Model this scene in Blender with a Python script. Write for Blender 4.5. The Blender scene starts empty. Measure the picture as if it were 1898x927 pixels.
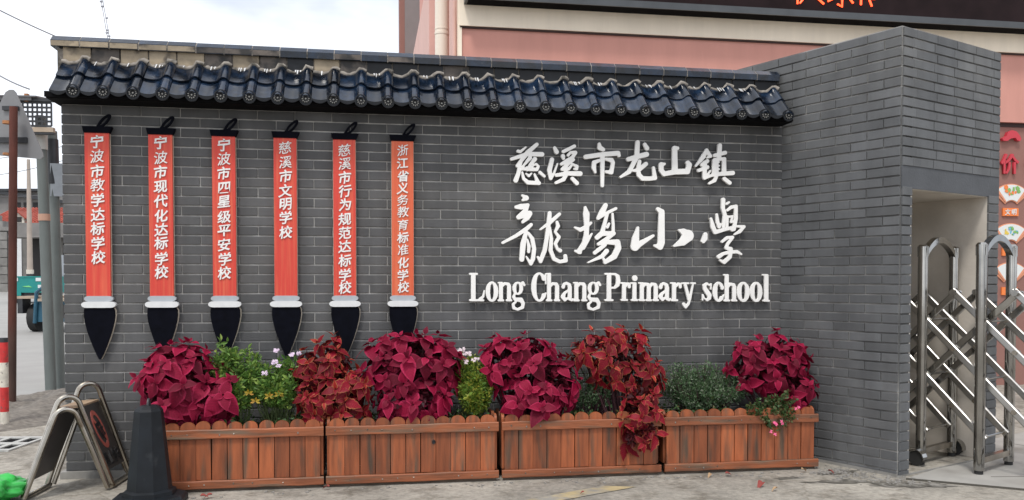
import bpy, bmesh, math, random
import numpy as np
from mathutils import Vector, Matrix, Euler, noise
R = math.radians
random.seed(7)
S = bpy.context.scene
C = S.collection
# ------------------------------------------------------------------ camera, sky, sun, exposure
cam = bpy.data.cameras.new('camera'); co = bpy.data.objects.new('camera', cam); C.objects.link(co)
co.location = (1.973, -6.038, 1.228)
co.rotation_euler = (R(90 - 1.52), 0, R(-9.41))
cam.sensor_width = 36; cam.lens = 1594 / 1898 * 36
cam.shift_y = 105.5 / 1898
cam.clip_end = 2000
S.camera = co
S.view_settings.view_transform = 'Standard'; S.view_settings.look = 'None'
S.view_settings.exposure = 0.45; S.view_settings.gamma = 1
SUN_EL, SUN_ROT = R(60), R(205)
w = bpy.data.worlds.new("World"); S.world = w; w.use_nodes = True
nt = w.node_tree; nt.nodes.clear()
def N(nt, t, **k):
    n = nt.nodes.new(t)
    for a, b in k.items():
        if a in n.inputs.keys() if isinstance(a, str) and a[0].isupper() else False: n.inputs[a].default_value = b
        else: setattr(n, a, b)
    return n
LOC = (3, 8, 2)
out = N(nt, 'ShaderNodeOutputWorld'); bg = N(nt, 'ShaderNodeBackground'); bg.inputs[1].default_value = 0.1
sky = N(nt, 'ShaderNodeTexSky', sky_type='NISHITA', sun_disc=False, sun_elevation=SUN_EL, sun_rotation=SUN_ROT)
tc = N(nt, 'ShaderNodeTexCoord'); mp = N(nt, 'ShaderNodeMapping'); mp.inputs['Scale'].default_value = (1.0, 1.0, 2.4); mp.inputs['Location'].default_value = LOC
nz = N(nt, 'ShaderNodeTexNoise'); nz.inputs['Scale'].default_value = 1.7; nz.inputs['Detail'].default_value = 6; nz.inputs['Roughness'].default_value = .55
cr = N(nt, 'ShaderNodeValToRGB'); cr.color_ramp.elements[0].position = .36; cr.color_ramp.elements[0].color = (0, 0, 0, 1)
cr.color_ramp.elements[1].position = .62; cr.color_ramp.elements[1].color = (1, 1, 1, 1)
mx = N(nt, 'ShaderNodeMix', data_type='RGBA'); mx.inputs[0].default_value = .85
cl = N(nt, 'ShaderNodeMix', data_type='RGBA'); cl.inputs[6].default_value = (5.7, 6.2, 7.2, 1); cl.inputs[7].default_value = (13.2, 13.2, 13.4, 1)
L = nt.links.new
L(tc.outputs['Generated'], mp.inputs[0]); L(mp.outputs[0], nz.inputs['Vector']); L(nz.outputs[0], cr.inputs[0])
L(cr.outputs[0], cl.inputs[0]); L(cl.outputs[2], mx.inputs[7]); L(sky.outputs[0], mx.inputs[6]); L(mx.outputs[2], bg.inputs[0]); L(bg.outputs[0], out.inputs[0])
sd = bpy.data.lights.new('sun', 'SUN'); sd.energy = 1.5; sd.angle = R(10); sd.color = (1, .96, .9)
so = bpy.data.objects.new('sun', sd); C.objects.link(so)
# light comes from in front of the wall, upper left
so.rotation_euler = (R(90) - SUN_EL, 0, R(-25))

# ------------------------------------------------------------------ materials
MATS = {}
TONE = {n: .84 for n in 'brick brick_blue mortar mortar_dark footing cement stain_wood rail_wood old_wood lintel pole_grey stain rubble road slab yellow_line black_cone rust_pole sign_panel grey_render stone_grey teal blue_paint sign_back ochre_tile brown_tile mural_wall'.split()}
TONE.update(red_board=.88, orange_board=.88)
def mat(name, col, rough=.6, metal=0., var=.0, var2=None, nscale=8., bump=0., bscale=60., rnd=0., coat=0., emit=None, stretch=None, col2=None, n2=None, spec=None, streak=0):
    """principled material; var = brightness noise, col2 blended by noise, rnd = per-piece brightness variation"""
    k_ = TONE.get(name, 1); col = tuple(c * k_ for c in col); col2 = tuple(c * k_ for c in col2) if col2 else None
    m = bpy.data.materials.new(name); m.use_nodes = True
    t = m.node_tree; b = t.nodes['Principled BSDF']; l = t.links.new
    b.inputs['Roughness'].default_value = rough; b.inputs['Metallic'].default_value = metal
    if spec is not None: b.inputs['Specular IOR Level'].default_value = spec
    if coat: b.inputs['Coat Weight'].default_value = coat; b.inputs['Coat Roughness'].default_value = .08
    if emit: b.inputs['Emission Color'].default_value = (*emit[0], 1); b.inputs['Emission Strength'].default_value = emit[1]
    g = t.nodes.new('ShaderNodeNewGeometry')
    mpn = t.nodes.new('ShaderNodeMapping'); l(g.outputs['Position'], mpn.inputs[0])
    if stretch: mpn.inputs['Scale'].default_value = stretch
    src = None
    rgb = t.nodes.new('ShaderNodeRGB'); rgb.outputs[0].default_value = (*col, 1); src = rgb.outputs[0]
    def noise_(scale, det=5):
        n = t.nodes.new('ShaderNodeTexNoise'); n.inputs['Scale'].default_value = scale; n.inputs['Detail'].default_value = det
        l(mpn.outputs[0], n.inputs['Vector']); return n
    if col2:
        n = noise_(n2[0] if n2 else nscale); rp = t.nodes.new('ShaderNodeMapRange')
        rp.inputs[1].default_value = n2[1] if n2 else .45; rp.inputs[2].default_value = n2[2] if n2 else .65
        l(n.outputs[0], rp.inputs[0]); mi = t.nodes.new('ShaderNodeMix'); mi.data_type = 'RGBA'
        l(rp.outputs[0], mi.inputs[0]); l(src, mi.inputs[6]); mi.inputs[7].default_value = (*col2, 1); src = mi.outputs[2]
    val = None
    if var:
        n = noise_(nscale); rp = t.nodes.new('ShaderNodeMapRange'); rp.inputs[1].default_value = .3; rp.inputs[2].default_value = .7
        rp.inputs[3].default_value = 1 - var; rp.inputs[4].default_value = 1 + var; l(n.outputs[0], rp.inputs[0]); val = rp.outputs[0]
    if streak:   # rain streaks and broad patches of dirt
        g2 = t.nodes.new('ShaderNodeMapping'); l(g.outputs['Position'], g2.inputs[0]); g2.inputs['Scale'].default_value = (3.2, 3.2, .45)
        n = t.nodes.new('ShaderNodeTexNoise'); n.inputs['Scale'].default_value = 1.6; n.inputs['Detail'].default_value = 7; n.inputs['Roughness'].default_value = .62; l(g2.outputs[0], n.inputs['Vector'])
        rp = t.nodes.new('ShaderNodeMapRange'); rp.inputs[1].default_value = .32; rp.inputs[2].default_value = .68; rp.inputs[3].default_value = 1 - streak; rp.inputs[4].default_value = 1 + streak; l(n.outputs[0], rp.inputs[0])
        if val:
            mu = t.nodes.new('ShaderNodeMath'); mu.operation = 'MULTIPLY'; l(val, mu.inputs[0]); l(rp.outputs[0], mu.inputs[1]); val = mu.outputs[0]
        else: val = rp.outputs[0]
    if rnd:
        oi = t.nodes.new('ShaderNodeObjectInfo')
        ad = t.nodes.new('ShaderNodeMath'); ad.operation = 'ADD'; l(oi.outputs['Random'], ad.inputs[0]); l(g.outputs['Random Per Island'], ad.inputs[1])
        fr = t.nodes.new('ShaderNodeMath'); fr.operation = 'FRACT'; l(ad.outputs[0], fr.inputs[0])
        rp = t.nodes.new('ShaderNodeMapRange'); rp.inputs[3].default_value = 1 - rnd; rp.inputs[4].default_value = 1 + rnd; l(fr.outputs[0], rp.inputs[0])
        if val:
            mu = t.nodes.new('ShaderNodeMath'); mu.operation = 'MULTIPLY'; l(val, mu.inputs[0]); l(rp.outputs[0], mu.inputs[1]); val = mu.outputs[0]
        else: val = rp.outputs[0]
    if val:
        hs = t.nodes.new('ShaderNodeHueSaturation'); l(src, hs.inputs['Color']); l(val, hs.inputs['Value']); src = hs.outputs[0]
    l(src, b.inputs['Base Color'])
    if bump:
        n = noise_(bscale, 6); bp = t.nodes.new('ShaderNodeBump'); bp.inputs['Strength'].default_value = bump; bp.inputs['Distance'].default_value = .004
        l(n.outputs[0], bp.inputs['Height']); l(bp.outputs[0], b.inputs['Normal'])
    MATS[name] = m; m['src'] = 1
    return m
mat('brick', (.096, .097, .099), .72, streak=.20, var=.12, nscale=5, bump=.5, bscale=150, rnd=.15, col2=(.125, .121, .115), n2=(2.0, .50, .80))
mat('brick_blue', (.124, .129, .134), .70, streak=.18, var=.12, nscale=5, bump=.5, bscale=150, rnd=.17, col2=(.15, .152, .15), n2=(1.3, .5, .75))
mat('mortar_dark', (.15, .148, .145), .9, var=.35, nscale=5, bump=.5, bscale=90, col2=(.36, .35, .33), n2=(1.6, .50, .62))
mat('mortar', (.40, .39, .37), .9, streak=.3, var=.25, nscale=14, bump=.5, bscale=90)
mat('footing', (.30, .29, .27), .9, var=.25, nscale=9, bump=.6, bscale=70)
mat('cement', (.34, .325, .30), .9, var=.2, nscale=3, bump=.5, bscale=60, col2=(.22, .21, .19), n2=(6, .5, .7))
mat('plaster', (.66, .605, .53), .9, var=.1, nscale=2.5, bump=.4, bscale=50, col2=(.50, .45, .39), n2=(2.2, .5, .75))
mat('lintel', (.10, .106, .116), .8, var=.12, nscale=6, bump=.5, bscale=60)
mat('eave_black', (.006, .006, .007), .9, spec=.1)
mat('glazed', (.005, .011, .023), .17, spec=.42, var=.8, nscale=14, rnd=.45, bump=.5, bscale=18, col2=(.045, .045, .043), n2=(18, .64, .8), coat=.25)  # base colour tinted blue, standing in for the sky's reflection on the glaze
mat('glazed_black', (.007, .008, .010), .35, var=.4, nscale=20, spec=.3, rnd=.3)
mat('dusty_relief', (.20, .195, .18), .7)
mat('ochre_tile', (.34, .275, .19), .6, var=.25, nscale=12, col2=(.08, .065, .05), n2=(9, .55, .68), rnd=.15, bump=.4)
mat('brown_tile', (.11, .09, .075), .55, var=.35, nscale=12, col2=(.02, .018, .016), n2=(9, .48, .62), rnd=.3, bump=.4)
mat('dirty_mortar', (.26, .235, .205), .95, var=.35, nscale=22, bump=.9, bscale=80, col2=(.07, .065, .055), n2=(16, .5, .66))
mat('white_lime', (.62, .62, .62), .9, var=.1)
mat('red_board', (.74, .062, .040), .5, var=.07, nscale=9, stretch=(28, 6, .8), rnd=.05, col2=(.80, .14, .07), n2=(2.2, .45, .7), bump=.4, bscale=14)
mat('orange_board', (.76, .13, .05), .5, var=.07, nscale=9, stretch=(28, 6, .8), col2=(.82, .20, .09), n2=(2.2, .45, .7), bump=.4, bscale=14)
mat('plywood', (.55, .48, .38), .7, var=.15, nscale=30)
mat('black_paint', (.003, .0035, .007), .8, var=.3, nscale=20, spec=.08)
mat('grey_ferrule', (.40, .43, .46), .5, var=.06, nscale=20)
mat('white_collar', (.70, .71, .71), .5, var=.05, nscale=20)
mat('letter_white', (.88, .87, .84), .45, var=.04, nscale=12)
mat('char_white', (.80, .79, .77), .5, var=.05, nscale=30)
mat('letter_stud', (.52, .49, .43), .6)
mat('stain_wood', (.34, .094, .032), .55, var=.30, nscale=6, stretch=(5, 5, .55), rnd=.32, col2=(.12, .070, .042), n2=(4.0, .50, .70), bump=.6, bscale=18)
mat('rail_wood', (.31, .095, .036), .55, var=.32, nscale=6, stretch=(.6, 5, 5), rnd=.15, col2=(.17, .11, .07), n2=(5, .50, .68), bump=.6, bscale=18)
mat('old_wood', (.13, .10, .075), .8, var=.35, nscale=8, stretch=(1, 3, 3), bump=.6)
mat('nail', (.25, .22, .19), .45, metal=.8)
mat('soil', (.035, .026, .02), 1, var=.4, nscale=25, bump=1, bscale=60)
mat('steel', (.38, .375, .36), .10, metal=1, var=.22, nscale=6)
mat('steel_bar', (.46, .45, .43), .30, metal=1, var=.12, nscale=6)
mat('steel_worn', (.40, .37, .32), .26, metal=1, var=.25, nscale=7, col2=(.22, .17, .12), n2=(9, .58, .72))
mat('wheel_rubber', (.02, .02, .02), .7)
mat('black_cone', (.009, .012, .016), .55, spec=.3, var=.35, nscale=8, bump=.2, bscale=30, col2=(.05, .055, .06), n2=(7, .58, .75))
mat('sign_panel', (.060, .051, .046), .35, var=.2, nscale=5)
mat('sign_top', (.36, .25, .16), .5, var=.2, nscale=9)
mat('sign_red', (.42, .10, .075), .5)
mat('sign_black', (.006, .006, .008), .5)
mat('steel_plate', (.42, .40, .38), .35, metal=.7)
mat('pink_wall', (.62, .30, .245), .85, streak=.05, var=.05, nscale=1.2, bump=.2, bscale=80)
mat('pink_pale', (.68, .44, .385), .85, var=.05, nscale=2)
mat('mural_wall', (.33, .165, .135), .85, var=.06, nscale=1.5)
mat('cream', (.88, .77, .62), .8, streak=.05, var=.06, nscale=1.0)
mat('cream_pipe', (.80, .72, .61), .5, var=.04, nscale=2)
mat('grey_lilac', (.23, .205, .20), .8, var=.08, nscale=2)
mat('dark_gap', (.05, .03, .028), .8)
mat('led_frame', (.075, .08, .085), .4, metal=.3, var=.15, nscale=4)
mat('led_black', (.004, .004, .005), .9, spec=.1)
mat('led_screen', (.018, .010, .011), .8, spec=.15, var=.3, nscale=3)
mat('led_glow', (.8, .05, .02), .5, emit=((1, .07, .02), 3.0))
mat('crimson', (.55, .04, .06), .5)
mat('poster_white', (.72, .74, .72), .5)
mat('poster_orange', (.85, .22, .05), .5)
mat('poster_rim', (.72, .30, .17), .5)
mat('poster_green', (.22, .45, .12), .6); mat('poster_yellow', (.75, .55, .08), .6); mat('poster_blue', (.15, .45, .6), .6)
mat('pole_grey', (.15, .17, .163), .65, var=.2, nscale=6, stretch=(1, 1, .3), rnd=.1)
mat('pale_sleeve', (.42, .41, .38), .7)
mat('tape', (.48, .28, .2), .7)
mat('rust_pole', (.10, .028, .018), .8, var=.35, nscale=8, stretch=(1, 1, .35), col2=(.055, .045, .035), n2=(1.4, .45, .6), bump=.6)
mat('rust', (.40, .18, .08), .9, var=.4, nscale=20)
mat('sign_back', (.26, .26, .265), .5, metal=.3, var=.08, nscale=5)
mat('dark_metal', (.03, .032, .036), .5, var=.3, nscale=10)
mat('solar', (.16, .16, .17), .4)
mat('post_red', (.55, .03, .03), .6, var=.2, nscale=20, col2=(.12, .08, .07), n2=(30, .62, .7))
mat('post_white', (.62, .58, .5), .6, var=.2, nscale=20, col2=(.12, .1, .09), n2=(24, .6, .7))
mat('green_bag', (.03, .36, .06), .3, var=.3, nscale=14, bump=1, bscale=26)
mat('concrete_pole', (.40, .34, .29), .9, var=.1, nscale=2)
mat('roof_red', (.34, .07, .045), .8, var=.2, nscale=2, rnd=.2)
mat('grey_render', (.24, .23, .22), .9, var=.2, nscale=1.5)
mat('stone_grey', (.27, .26, .245), .9, var=.2, nscale=2.5, rnd=.15)
mat('dark_open', (.03, .028, .028), .8)
mat('teal', (.01, .27, .25), .5, var=.08, nscale=4)
mat('white_sticker', (.65, .68, .68), .5); mat('lime_sticker', (.2, .6, .2), .5)
mat('blue_paint', (.02, .10, .16), .5, var=.15, nscale=6)
mat('tan_board', (.40, .32, .24), .8, var=.15, nscale=6)
mat('wire', (.12, .12, .13), .6)
mat('insul', (.35, .36, .4), .5)
mat('drain', (.42, .42, .40), .8, var=.15, nscale=15, bump=.5)
mat('yellow_line', (.50, .40, .22), .85, var=.15, nscale=12, col2=(.30, .285, .25), n2=(9, .38, .62), bump=.5)
mat('slab', (.42, .405, .375), .85, var=.12, nscale=4, bump=.4, bscale=60, col2=(.30, .28, .25), n2=(3, .55, .75))
mat('seam', (.06, .055, .045), 1)
mat('flower_pink', (.8, .12, .28), .6); mat('flower_pale', (.75, .6, .75), .6); mat('flower_white', (.8, .68, .72), .6)
mat('stem_green', (.07, .10, .03), .7); mat('stem_dark', (.05, .015, .02), .7)
mat('litter_red', (.25, .05, .04), .8); mat('litter_tan', (.38, .25, .14), .8)

def leafmat(name, inner, rim, rimpos, rough=.55, rnd=.3, vein=.25, rim2=None):
    m = bpy.data.materials.new(name); m.use_nodes = True; t = m.node_tree; l = t.links.new; b = t.nodes['Principled BSDF']
    inner = tuple(c * .86 for c in inner); rim = tuple(c * .86 for c in rim)
    b.inputs['Roughness'].default_value = rough; b.inputs['Specular IOR Level'].default_value = .22
    uv = t.nodes.new('ShaderNodeUVMap'); sp = t.nodes.new('ShaderNodeSeparateXYZ'); l(uv.outputs[0], sp.inputs[0])
    ab = t.nodes.new('ShaderNodeMath'); ab.operation = 'ABSOLUTE'
    ct = t.nodes.new('ShaderNodeMath'); ct.operation = 'SUBTRACT'; l(sp.outputs[0], ct.inputs[0]); ct.inputs[1].default_value = .5; l(ct.outputs[0], ab.inputs[0])
    ml = t.nodes.new('ShaderNodeMath'); ml.operation = 'MULTIPLY'; l(ab.outputs[0], ml.inputs[0]); ml.inputs[1].default_value = 2
    nzz = t.nodes.new('ShaderNodeTexNoise'); nzz.inputs['Scale'].default_value = 60; ge = t.nodes.new('ShaderNodeNewGeometry'); l(ge.outputs['Position'], nzz.inputs['Vector'])
    nm = t.nodes.new('ShaderNodeMath'); nm.operation = 'MULTIPLY_ADD'; l(nzz.outputs[0], nm.inputs[0]); nm.inputs[1].default_value = .35; l(ml.outputs[0], nm.inputs[2])
    rp = t.nodes.new('ShaderNodeValToRGB'); e = rp.color_ramp.elements
    e[0].position = rimpos - .12; e[0].color = (*inner, 1); e[1].position = rimpos + .12; e[1].color = (*rim, 1)
    e0 = rp.color_ramp.elements.new(.17); e0.color = (*inner, 1)
    ev = rp.color_ramp.elements.new(.14); ev.color = (*[c * (1 + vein * 1.5) + .02 * vein for c in inner], 1)
    l(nm.outputs[0], rp.inputs[0])
    # side veins: stripes running obliquely from the midrib
    sv = t.nodes.new('ShaderNodeMath'); sv.operation = 'MULTIPLY_ADD'; l(ml.outputs[0], sv.inputs[0]); sv.inputs[1].default_value = -.25; l(sp.outputs[1], sv.inputs[2])
    sn = t.nodes.new('ShaderNodeMath'); sn.operation = 'MULTIPLY'; l(sv.outputs[0], sn.inputs[0]); sn.inputs[1].default_value = 50
    si = t.nodes.new('ShaderNodeMath'); si.operation = 'SINE'; l(sn.outputs[0], si.inputs[0])
    sr = t.nodes.new('ShaderNodeMapRange'); sr.inputs[1].default_value = -1; sr.inputs[2].default_value = 1; sr.inputs[3].default_value = 1 - vein * .5; sr.inputs[4].default_value = 1 + vein * .3; l(si.outputs[0], sr.inputs[0])
    oi = t.nodes.new('ShaderNodeObjectInfo'); mr = t.nodes.new('ShaderNodeMapRange'); mr.inputs[3].default_value = 1 - rnd; mr.inputs[4].default_value = 1 + rnd; l(oi.outputs['Random'], mr.inputs[0])
    mu = t.nodes.new('ShaderNodeMath'); mu.operation = 'MULTIPLY'; l(mr.outputs[0], mu.inputs[0]); l(sr.outputs[0], mu.inputs[1])
    hs = t.nodes.new('ShaderNodeHueSaturation'); l(rp.outputs[0], hs.inputs['Color']); l(mu.outputs[0], hs.inputs['Value']); l(hs.outputs[0], b.inputs['Base Color'])
    # a little light comes through a leaf
    tr = t.nodes.new('ShaderNodeBsdfTranslucent'); l(hs.outputs[0], tr.inputs[0]); ms = t.nodes.new('ShaderNodeMixShader'); ms.inputs[0].default_value = .22
    o = t.nodes['Material Output']; l(b.outputs[0], ms.inputs[1]); l(tr.outputs[0], ms.inputs[2]); l(ms.outputs[0], o.inputs[0])
    MATS[name] = m; return m
leafmat('coleus_leaf', (.25, .004, .034), (.38, .018, .07), .98, rough=.65, rnd=.5)
leafmat('copper_leaf', (.27, .010, .024), (.36, .10, .045), 1.15, rnd=.4, vein=.5)
leafmat('copper_tip', (.40, .03, .025), (.50, .22, .09), 1.0, rnd=.3, vein=.5)
def smallleaf(name, c1, c2, c3):
    c1, c2, c3 = [tuple(v * .88 for v in c) for c in (c1, c2, c3)]
    m = bpy.data.materials.new(name); m.use_nodes = True; t = m.node_tree; l = t.links.new; b = t.nodes['Principled BSDF']; b.inputs['Roughness'].default_value = .5
    g = t.nodes.new('ShaderNodeNewGeometry'); rp = t.nodes.new('ShaderNodeValToRGB'); l(g.outputs['Random Per Island'], rp.inputs[0])
    e = rp.color_ramp.elements; e[0].color = (*c1, 1); e[1].color = (*c3, 1); m2 = e.new(.6); m2.color = (*c2, 1)
    l(rp.outputs[0], b.inputs['Base Color'])
    tr = t.nodes.new('ShaderNodeBsdfTranslucent'); l(rp.outputs[0], tr.inputs[0]); ms = t.nodes.new('ShaderNodeMixShader'); ms.inputs[0].default_value = .25
    o = t.nodes['Material Output']; l(b.outputs[0], ms.inputs[1]); l(tr.outputs[0], ms.inputs[2]); l(ms.outputs[0], o.inputs[0])
    MATS[name] = m
smallleaf('leaf_fresh', (.08, .19, .035), (.17, .32, .06), (.32, .44, .09))
smallleaf('leaf_yellow', (.10, .21, .03), (.24, .36, .05), (.55, .50, .07))
smallleaf('leaf_dark', (.05, .12, .045), (.11, .20, .08), (.30, .33, .25))
smallleaf('leaf_crimson_shaded', (.025, .002, .006), (.06, .003, .010), (.11, .005, .018))  # inner coleus leaves: shade inside the bush put into a darker colour
smallleaf('leaf_copper_shaded', (.05, .006, .010), (.10, .008, .014), (.16, .02, .015))  # inner copper coleus leaves, likewise darkened to paint in the inside shade
smallleaf('leaf_mid', (.045, .10, .03), (.07, .14, .04), (.16, .12, .05))
smallleaf('leaf_gold', (.5, .35, .03), (.6, .42, .04), (.6, .3, .05))

# ground material: worn concrete with broad tone patches, cracks and grit
def groundmat():
    m = bpy.data.materials.new('ground'); m.use_nodes = True; t = m.node_tree; l = t.links.new; b = t.nodes['Principled BSDF']; b.inputs['Roughness'].default_value = .9
    g = t.nodes.new('ShaderNodeNewGeometry')
    def nn(s, d=6, r=.6):
        n = t.nodes.new('ShaderNodeTexNoise'); n.inputs['Scale'].default_value = s; n.inputs['Detail'].default_value = d; n.inputs['Roughness'].default_value = r; l(g.outputs['Position'], n.inputs['Vector']); return n
    def ramp(n, a, ca, b_, cb):
        r = t.nodes.new('ShaderNodeValToRGB'); e = r.color_ramp.elements; e[0].position = a; e[0].color = (*ca, 1); e[1].position = b_; e[1].color = (*cb, 1); l(n.outputs[0], r.inputs[0]); return r
    r1 = ramp(nn(1.1), .38, (.24, .222, .192), .62, (.385, .358, .31))
    r2 = ramp(nn(26, 8, .75), .35, (.68, .68, .68), .65, (1.18, 1.17, 1.15))
    r3 = ramp(nn(4.5, 5, .7), .36, (.62, .60, .57), .50, (1, 1, 1))
    def mult(a, b2):
        x = t.nodes.new('ShaderNodeMix'); x.data_type = 'RGBA'; x.blend_type = 'MULTIPLY'; x.inputs[0].default_value = 1; l(a, x.inputs[6]); l(b2, x.inputs[7]); return x.outputs[2]
    c = mult(mult(r1.outputs[0], r2.outputs[0]), r3.outputs[0])
    v = t.nodes.new('ShaderNodeTexVoronoi'); v.feature = 'DISTANCE_TO_EDGE'; v.inputs['Scale'].default_value = .8
    nw = nn(3); ad = t.nodes.new('ShaderNodeMix'); ad.data_type = 'RGBA'; ad.blend_type = 'ADD'; ad.inputs[0].default_value = .35; l(g.outputs['Position'], ad.inputs[6]); l(nw.outputs[1], ad.inputs[7]); l(ad.outputs[2], v.inputs['Vector'])
    r4 = t.nodes.new('ShaderNodeValToRGB'); e = r4.color_ramp.elements; e[0].position = .0; e[0].color = (.72, .70, .67, 1); e[1].position = .010; e[1].color = (1, 1, 1, 1); l(v.outputs[0], r4.inputs[0])
    c = mult(c, r4.outputs[0]); l(c, b.inputs['Base Color'])
    bp = t.nodes.new('ShaderNodeBump'); bp.inputs['Strength'].default_value = .6; bp.inputs['Distance'].default_value = .01; l(nn(40, 8, .7).outputs[0], bp.inputs['Height']); l(bp.outputs[0], b.inputs['Normal'])
    MATS['ground'] = m
groundmat()
mat('rubble', (.20, .18, .155), 1, var=.35, nscale=20, bump=1, bscale=60)
mat('road', (.36, .355, .34), .9, var=.07, nscale=1.5, bump=.3, bscale=60)
mat('stain', (.13, .12, .10), .95, var=.4, nscale=18, bump=.9, bscale=60, col2=(.25, .235, .21), n2=(9, .5, .6))

# ------------------------------------------------------------------ geometry helpers
class MB:
    def __init__(s): s.v = []; s.f = []; s.sm = []
    def add(s, vs, fs, smooth=False):
        k = len(s.v); s.v += [tuple(v) for v in vs]; s.f += [tuple(i + k for i in f) for f in fs]; s.sm += [smooth] * len(fs); return s
    def box(s, x0, y0, z0, x1, y1, z1, M=None):
        vs = [Vector((x, y, z)) for z in (z0, z1) for y in (y0, y1) for x in (x0, x1)]
        if M: vs = [M @ v for v in vs]
        return s.add(vs, [(0, 2, 3, 1), (4, 5, 7, 6), (0, 1, 5, 4), (2, 6, 7, 3), (0, 4, 6, 2), (1, 3, 7, 5)])
    def cbox(s, x0, y0, z0, x1, y1, z1, c):  # front (low y) edges chamfered
        a = [(x0, y1, z0), (x1, y1, z0), (x1, y1, z1), (x0, y1, z1)]
        b = [(x0, y0 + c, z0), (x1, y0 + c, z0), (x1, y0 + c, z1), (x0, y0 + c, z1)]
        d = [(x0 + c, y0, z0 + c), (x1 - c, y0, z0 + c), (x1 - c, y0, z1 - c), (x0 + c, y0, z1 - c)]
        fs = [(8, 9, 10, 11)]
        for i in range(4):
            j = (i + 1) % 4; fs += [(i, j, 4 + j, 4 + i), (4 + i, 4 + j, 8 + j, 8 + i)]
        return s.add(a + b + d, fs)
    def tube(s, pts, r, n=8, cap=True, smooth=True, closed=False):
        pts = [Vector(p) for p in pts]; rs = r if isinstance(r, (list, tuple)) else [r] * len(pts); m = len(pts)
        k = len(s.v); up = None; vs = []
        for i, p in enumerate(pts):
            a = pts[(i - 1) % m] if (closed or i) else p; b = pts[(i + 1) % m] if (closed or i < m - 1) else p
            t = (b - a).normalized()
            if up is None: up = (Vector((0, 0, 1)) if abs(t.z) < .9 else Vector((1, 0, 0)))
            u = (up - t * up.dot(t)).normalized(); up = u; v = t.cross(u)
            for j in range(n):
                an = 2 * math.pi * (j + .5) / n; vs.append(p + (u * math.cos(an) + v * math.sin(an)) * rs[i])
        fs = []
        for i in range(m if closed else m - 1):
            for j in range(n):
                a = i * n + j; b = i * n + (j + 1) % n; i2 = (i + 1) % m; fs.append((a, b, i2 * n + (j + 1) % n, i2 * n + j))
        s.add(vs, fs, smooth)
        if cap and not closed: s.add(vs[:n], [tuple(range(n))[::-1]]); s.add(vs[-n:], [tuple(range(n))])
        return s
    def ext(s, poly, axis, a, b, M=None):
        """extrude a 2-D polygon; axis 'y': poly in x,z ; axis 'x': poly in y,z ; axis 'z': poly in x,y"""
        def P(u, v, w): return {'y': (u, w, v), 'x': (w, u, v), 'z': (u, v, w)}[axis]
        n = len(poly); vs = [Vector(P(u, v, a)) for u, v in poly] + [Vector(P(u, v, b)) for u, v in poly]
        if M: vs = [M @ v for v in vs]
        return s.add(vs, [tuple(range(n)), tuple(range(2 * n - 1, n - 1, -1))] + [(i, i + n, (i + 1) % n + n, (i + 1) % n) for i in range(n)])
    def mesh(s, name, m, ang=35):
        me = bpy.data.meshes.new(name); me.from_pydata(s.v, [], s.f)
        bm = bmesh.new(); bm.from_mesh(me); bmesh.ops.recalc_face_normals(bm, faces=bm.faces); bm.to_mesh(me); bm.free()
        me.polygons.foreach_set('use_smooth', s.sm)
        if any(s.sm): me.set_sharp_from_angle(angle=R(ang))
        me.materials.append(MATS[m]); return me
def put(name, me, parent=None, M=None):
    o = bpy.data.objects.new(name, me); C.objects.link(o)
    if parent: o.parent = parent
    if M is not None: o.matrix_local = M
    return o
def tag(o, label=None, cat=None, group=None, kind=None):
    if label: o['label'] = label
    if cat: o['category'] = cat
    if group: o['group'] = group
    if kind: o['kind'] = kind
    return o
def thing(name, label, cat, loc=(0, 0, 0), rz=0, group=None):
    o = bpy.data.objects.new(name, None); C.objects.link(o); o.location = loc; o.rotation_euler = (0, 0, rz); o.empty_display_size = .1
    return tag(o, label, cat, group)
def T(x, y, z): return Matrix.Translation((x, y, z))
def RZ(a): return Matrix.Rotation(a, 4, 'Z')
def arc_pts(cx, cz, rx, rz, a0, a1, n): return [(cx + rx * math.cos(R(a0 + (a1 - a0) * i / n)), cz + rz * math.sin(R(a0 + (a1 - a0) * i / n))) for i in range(n + 1)]
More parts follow.
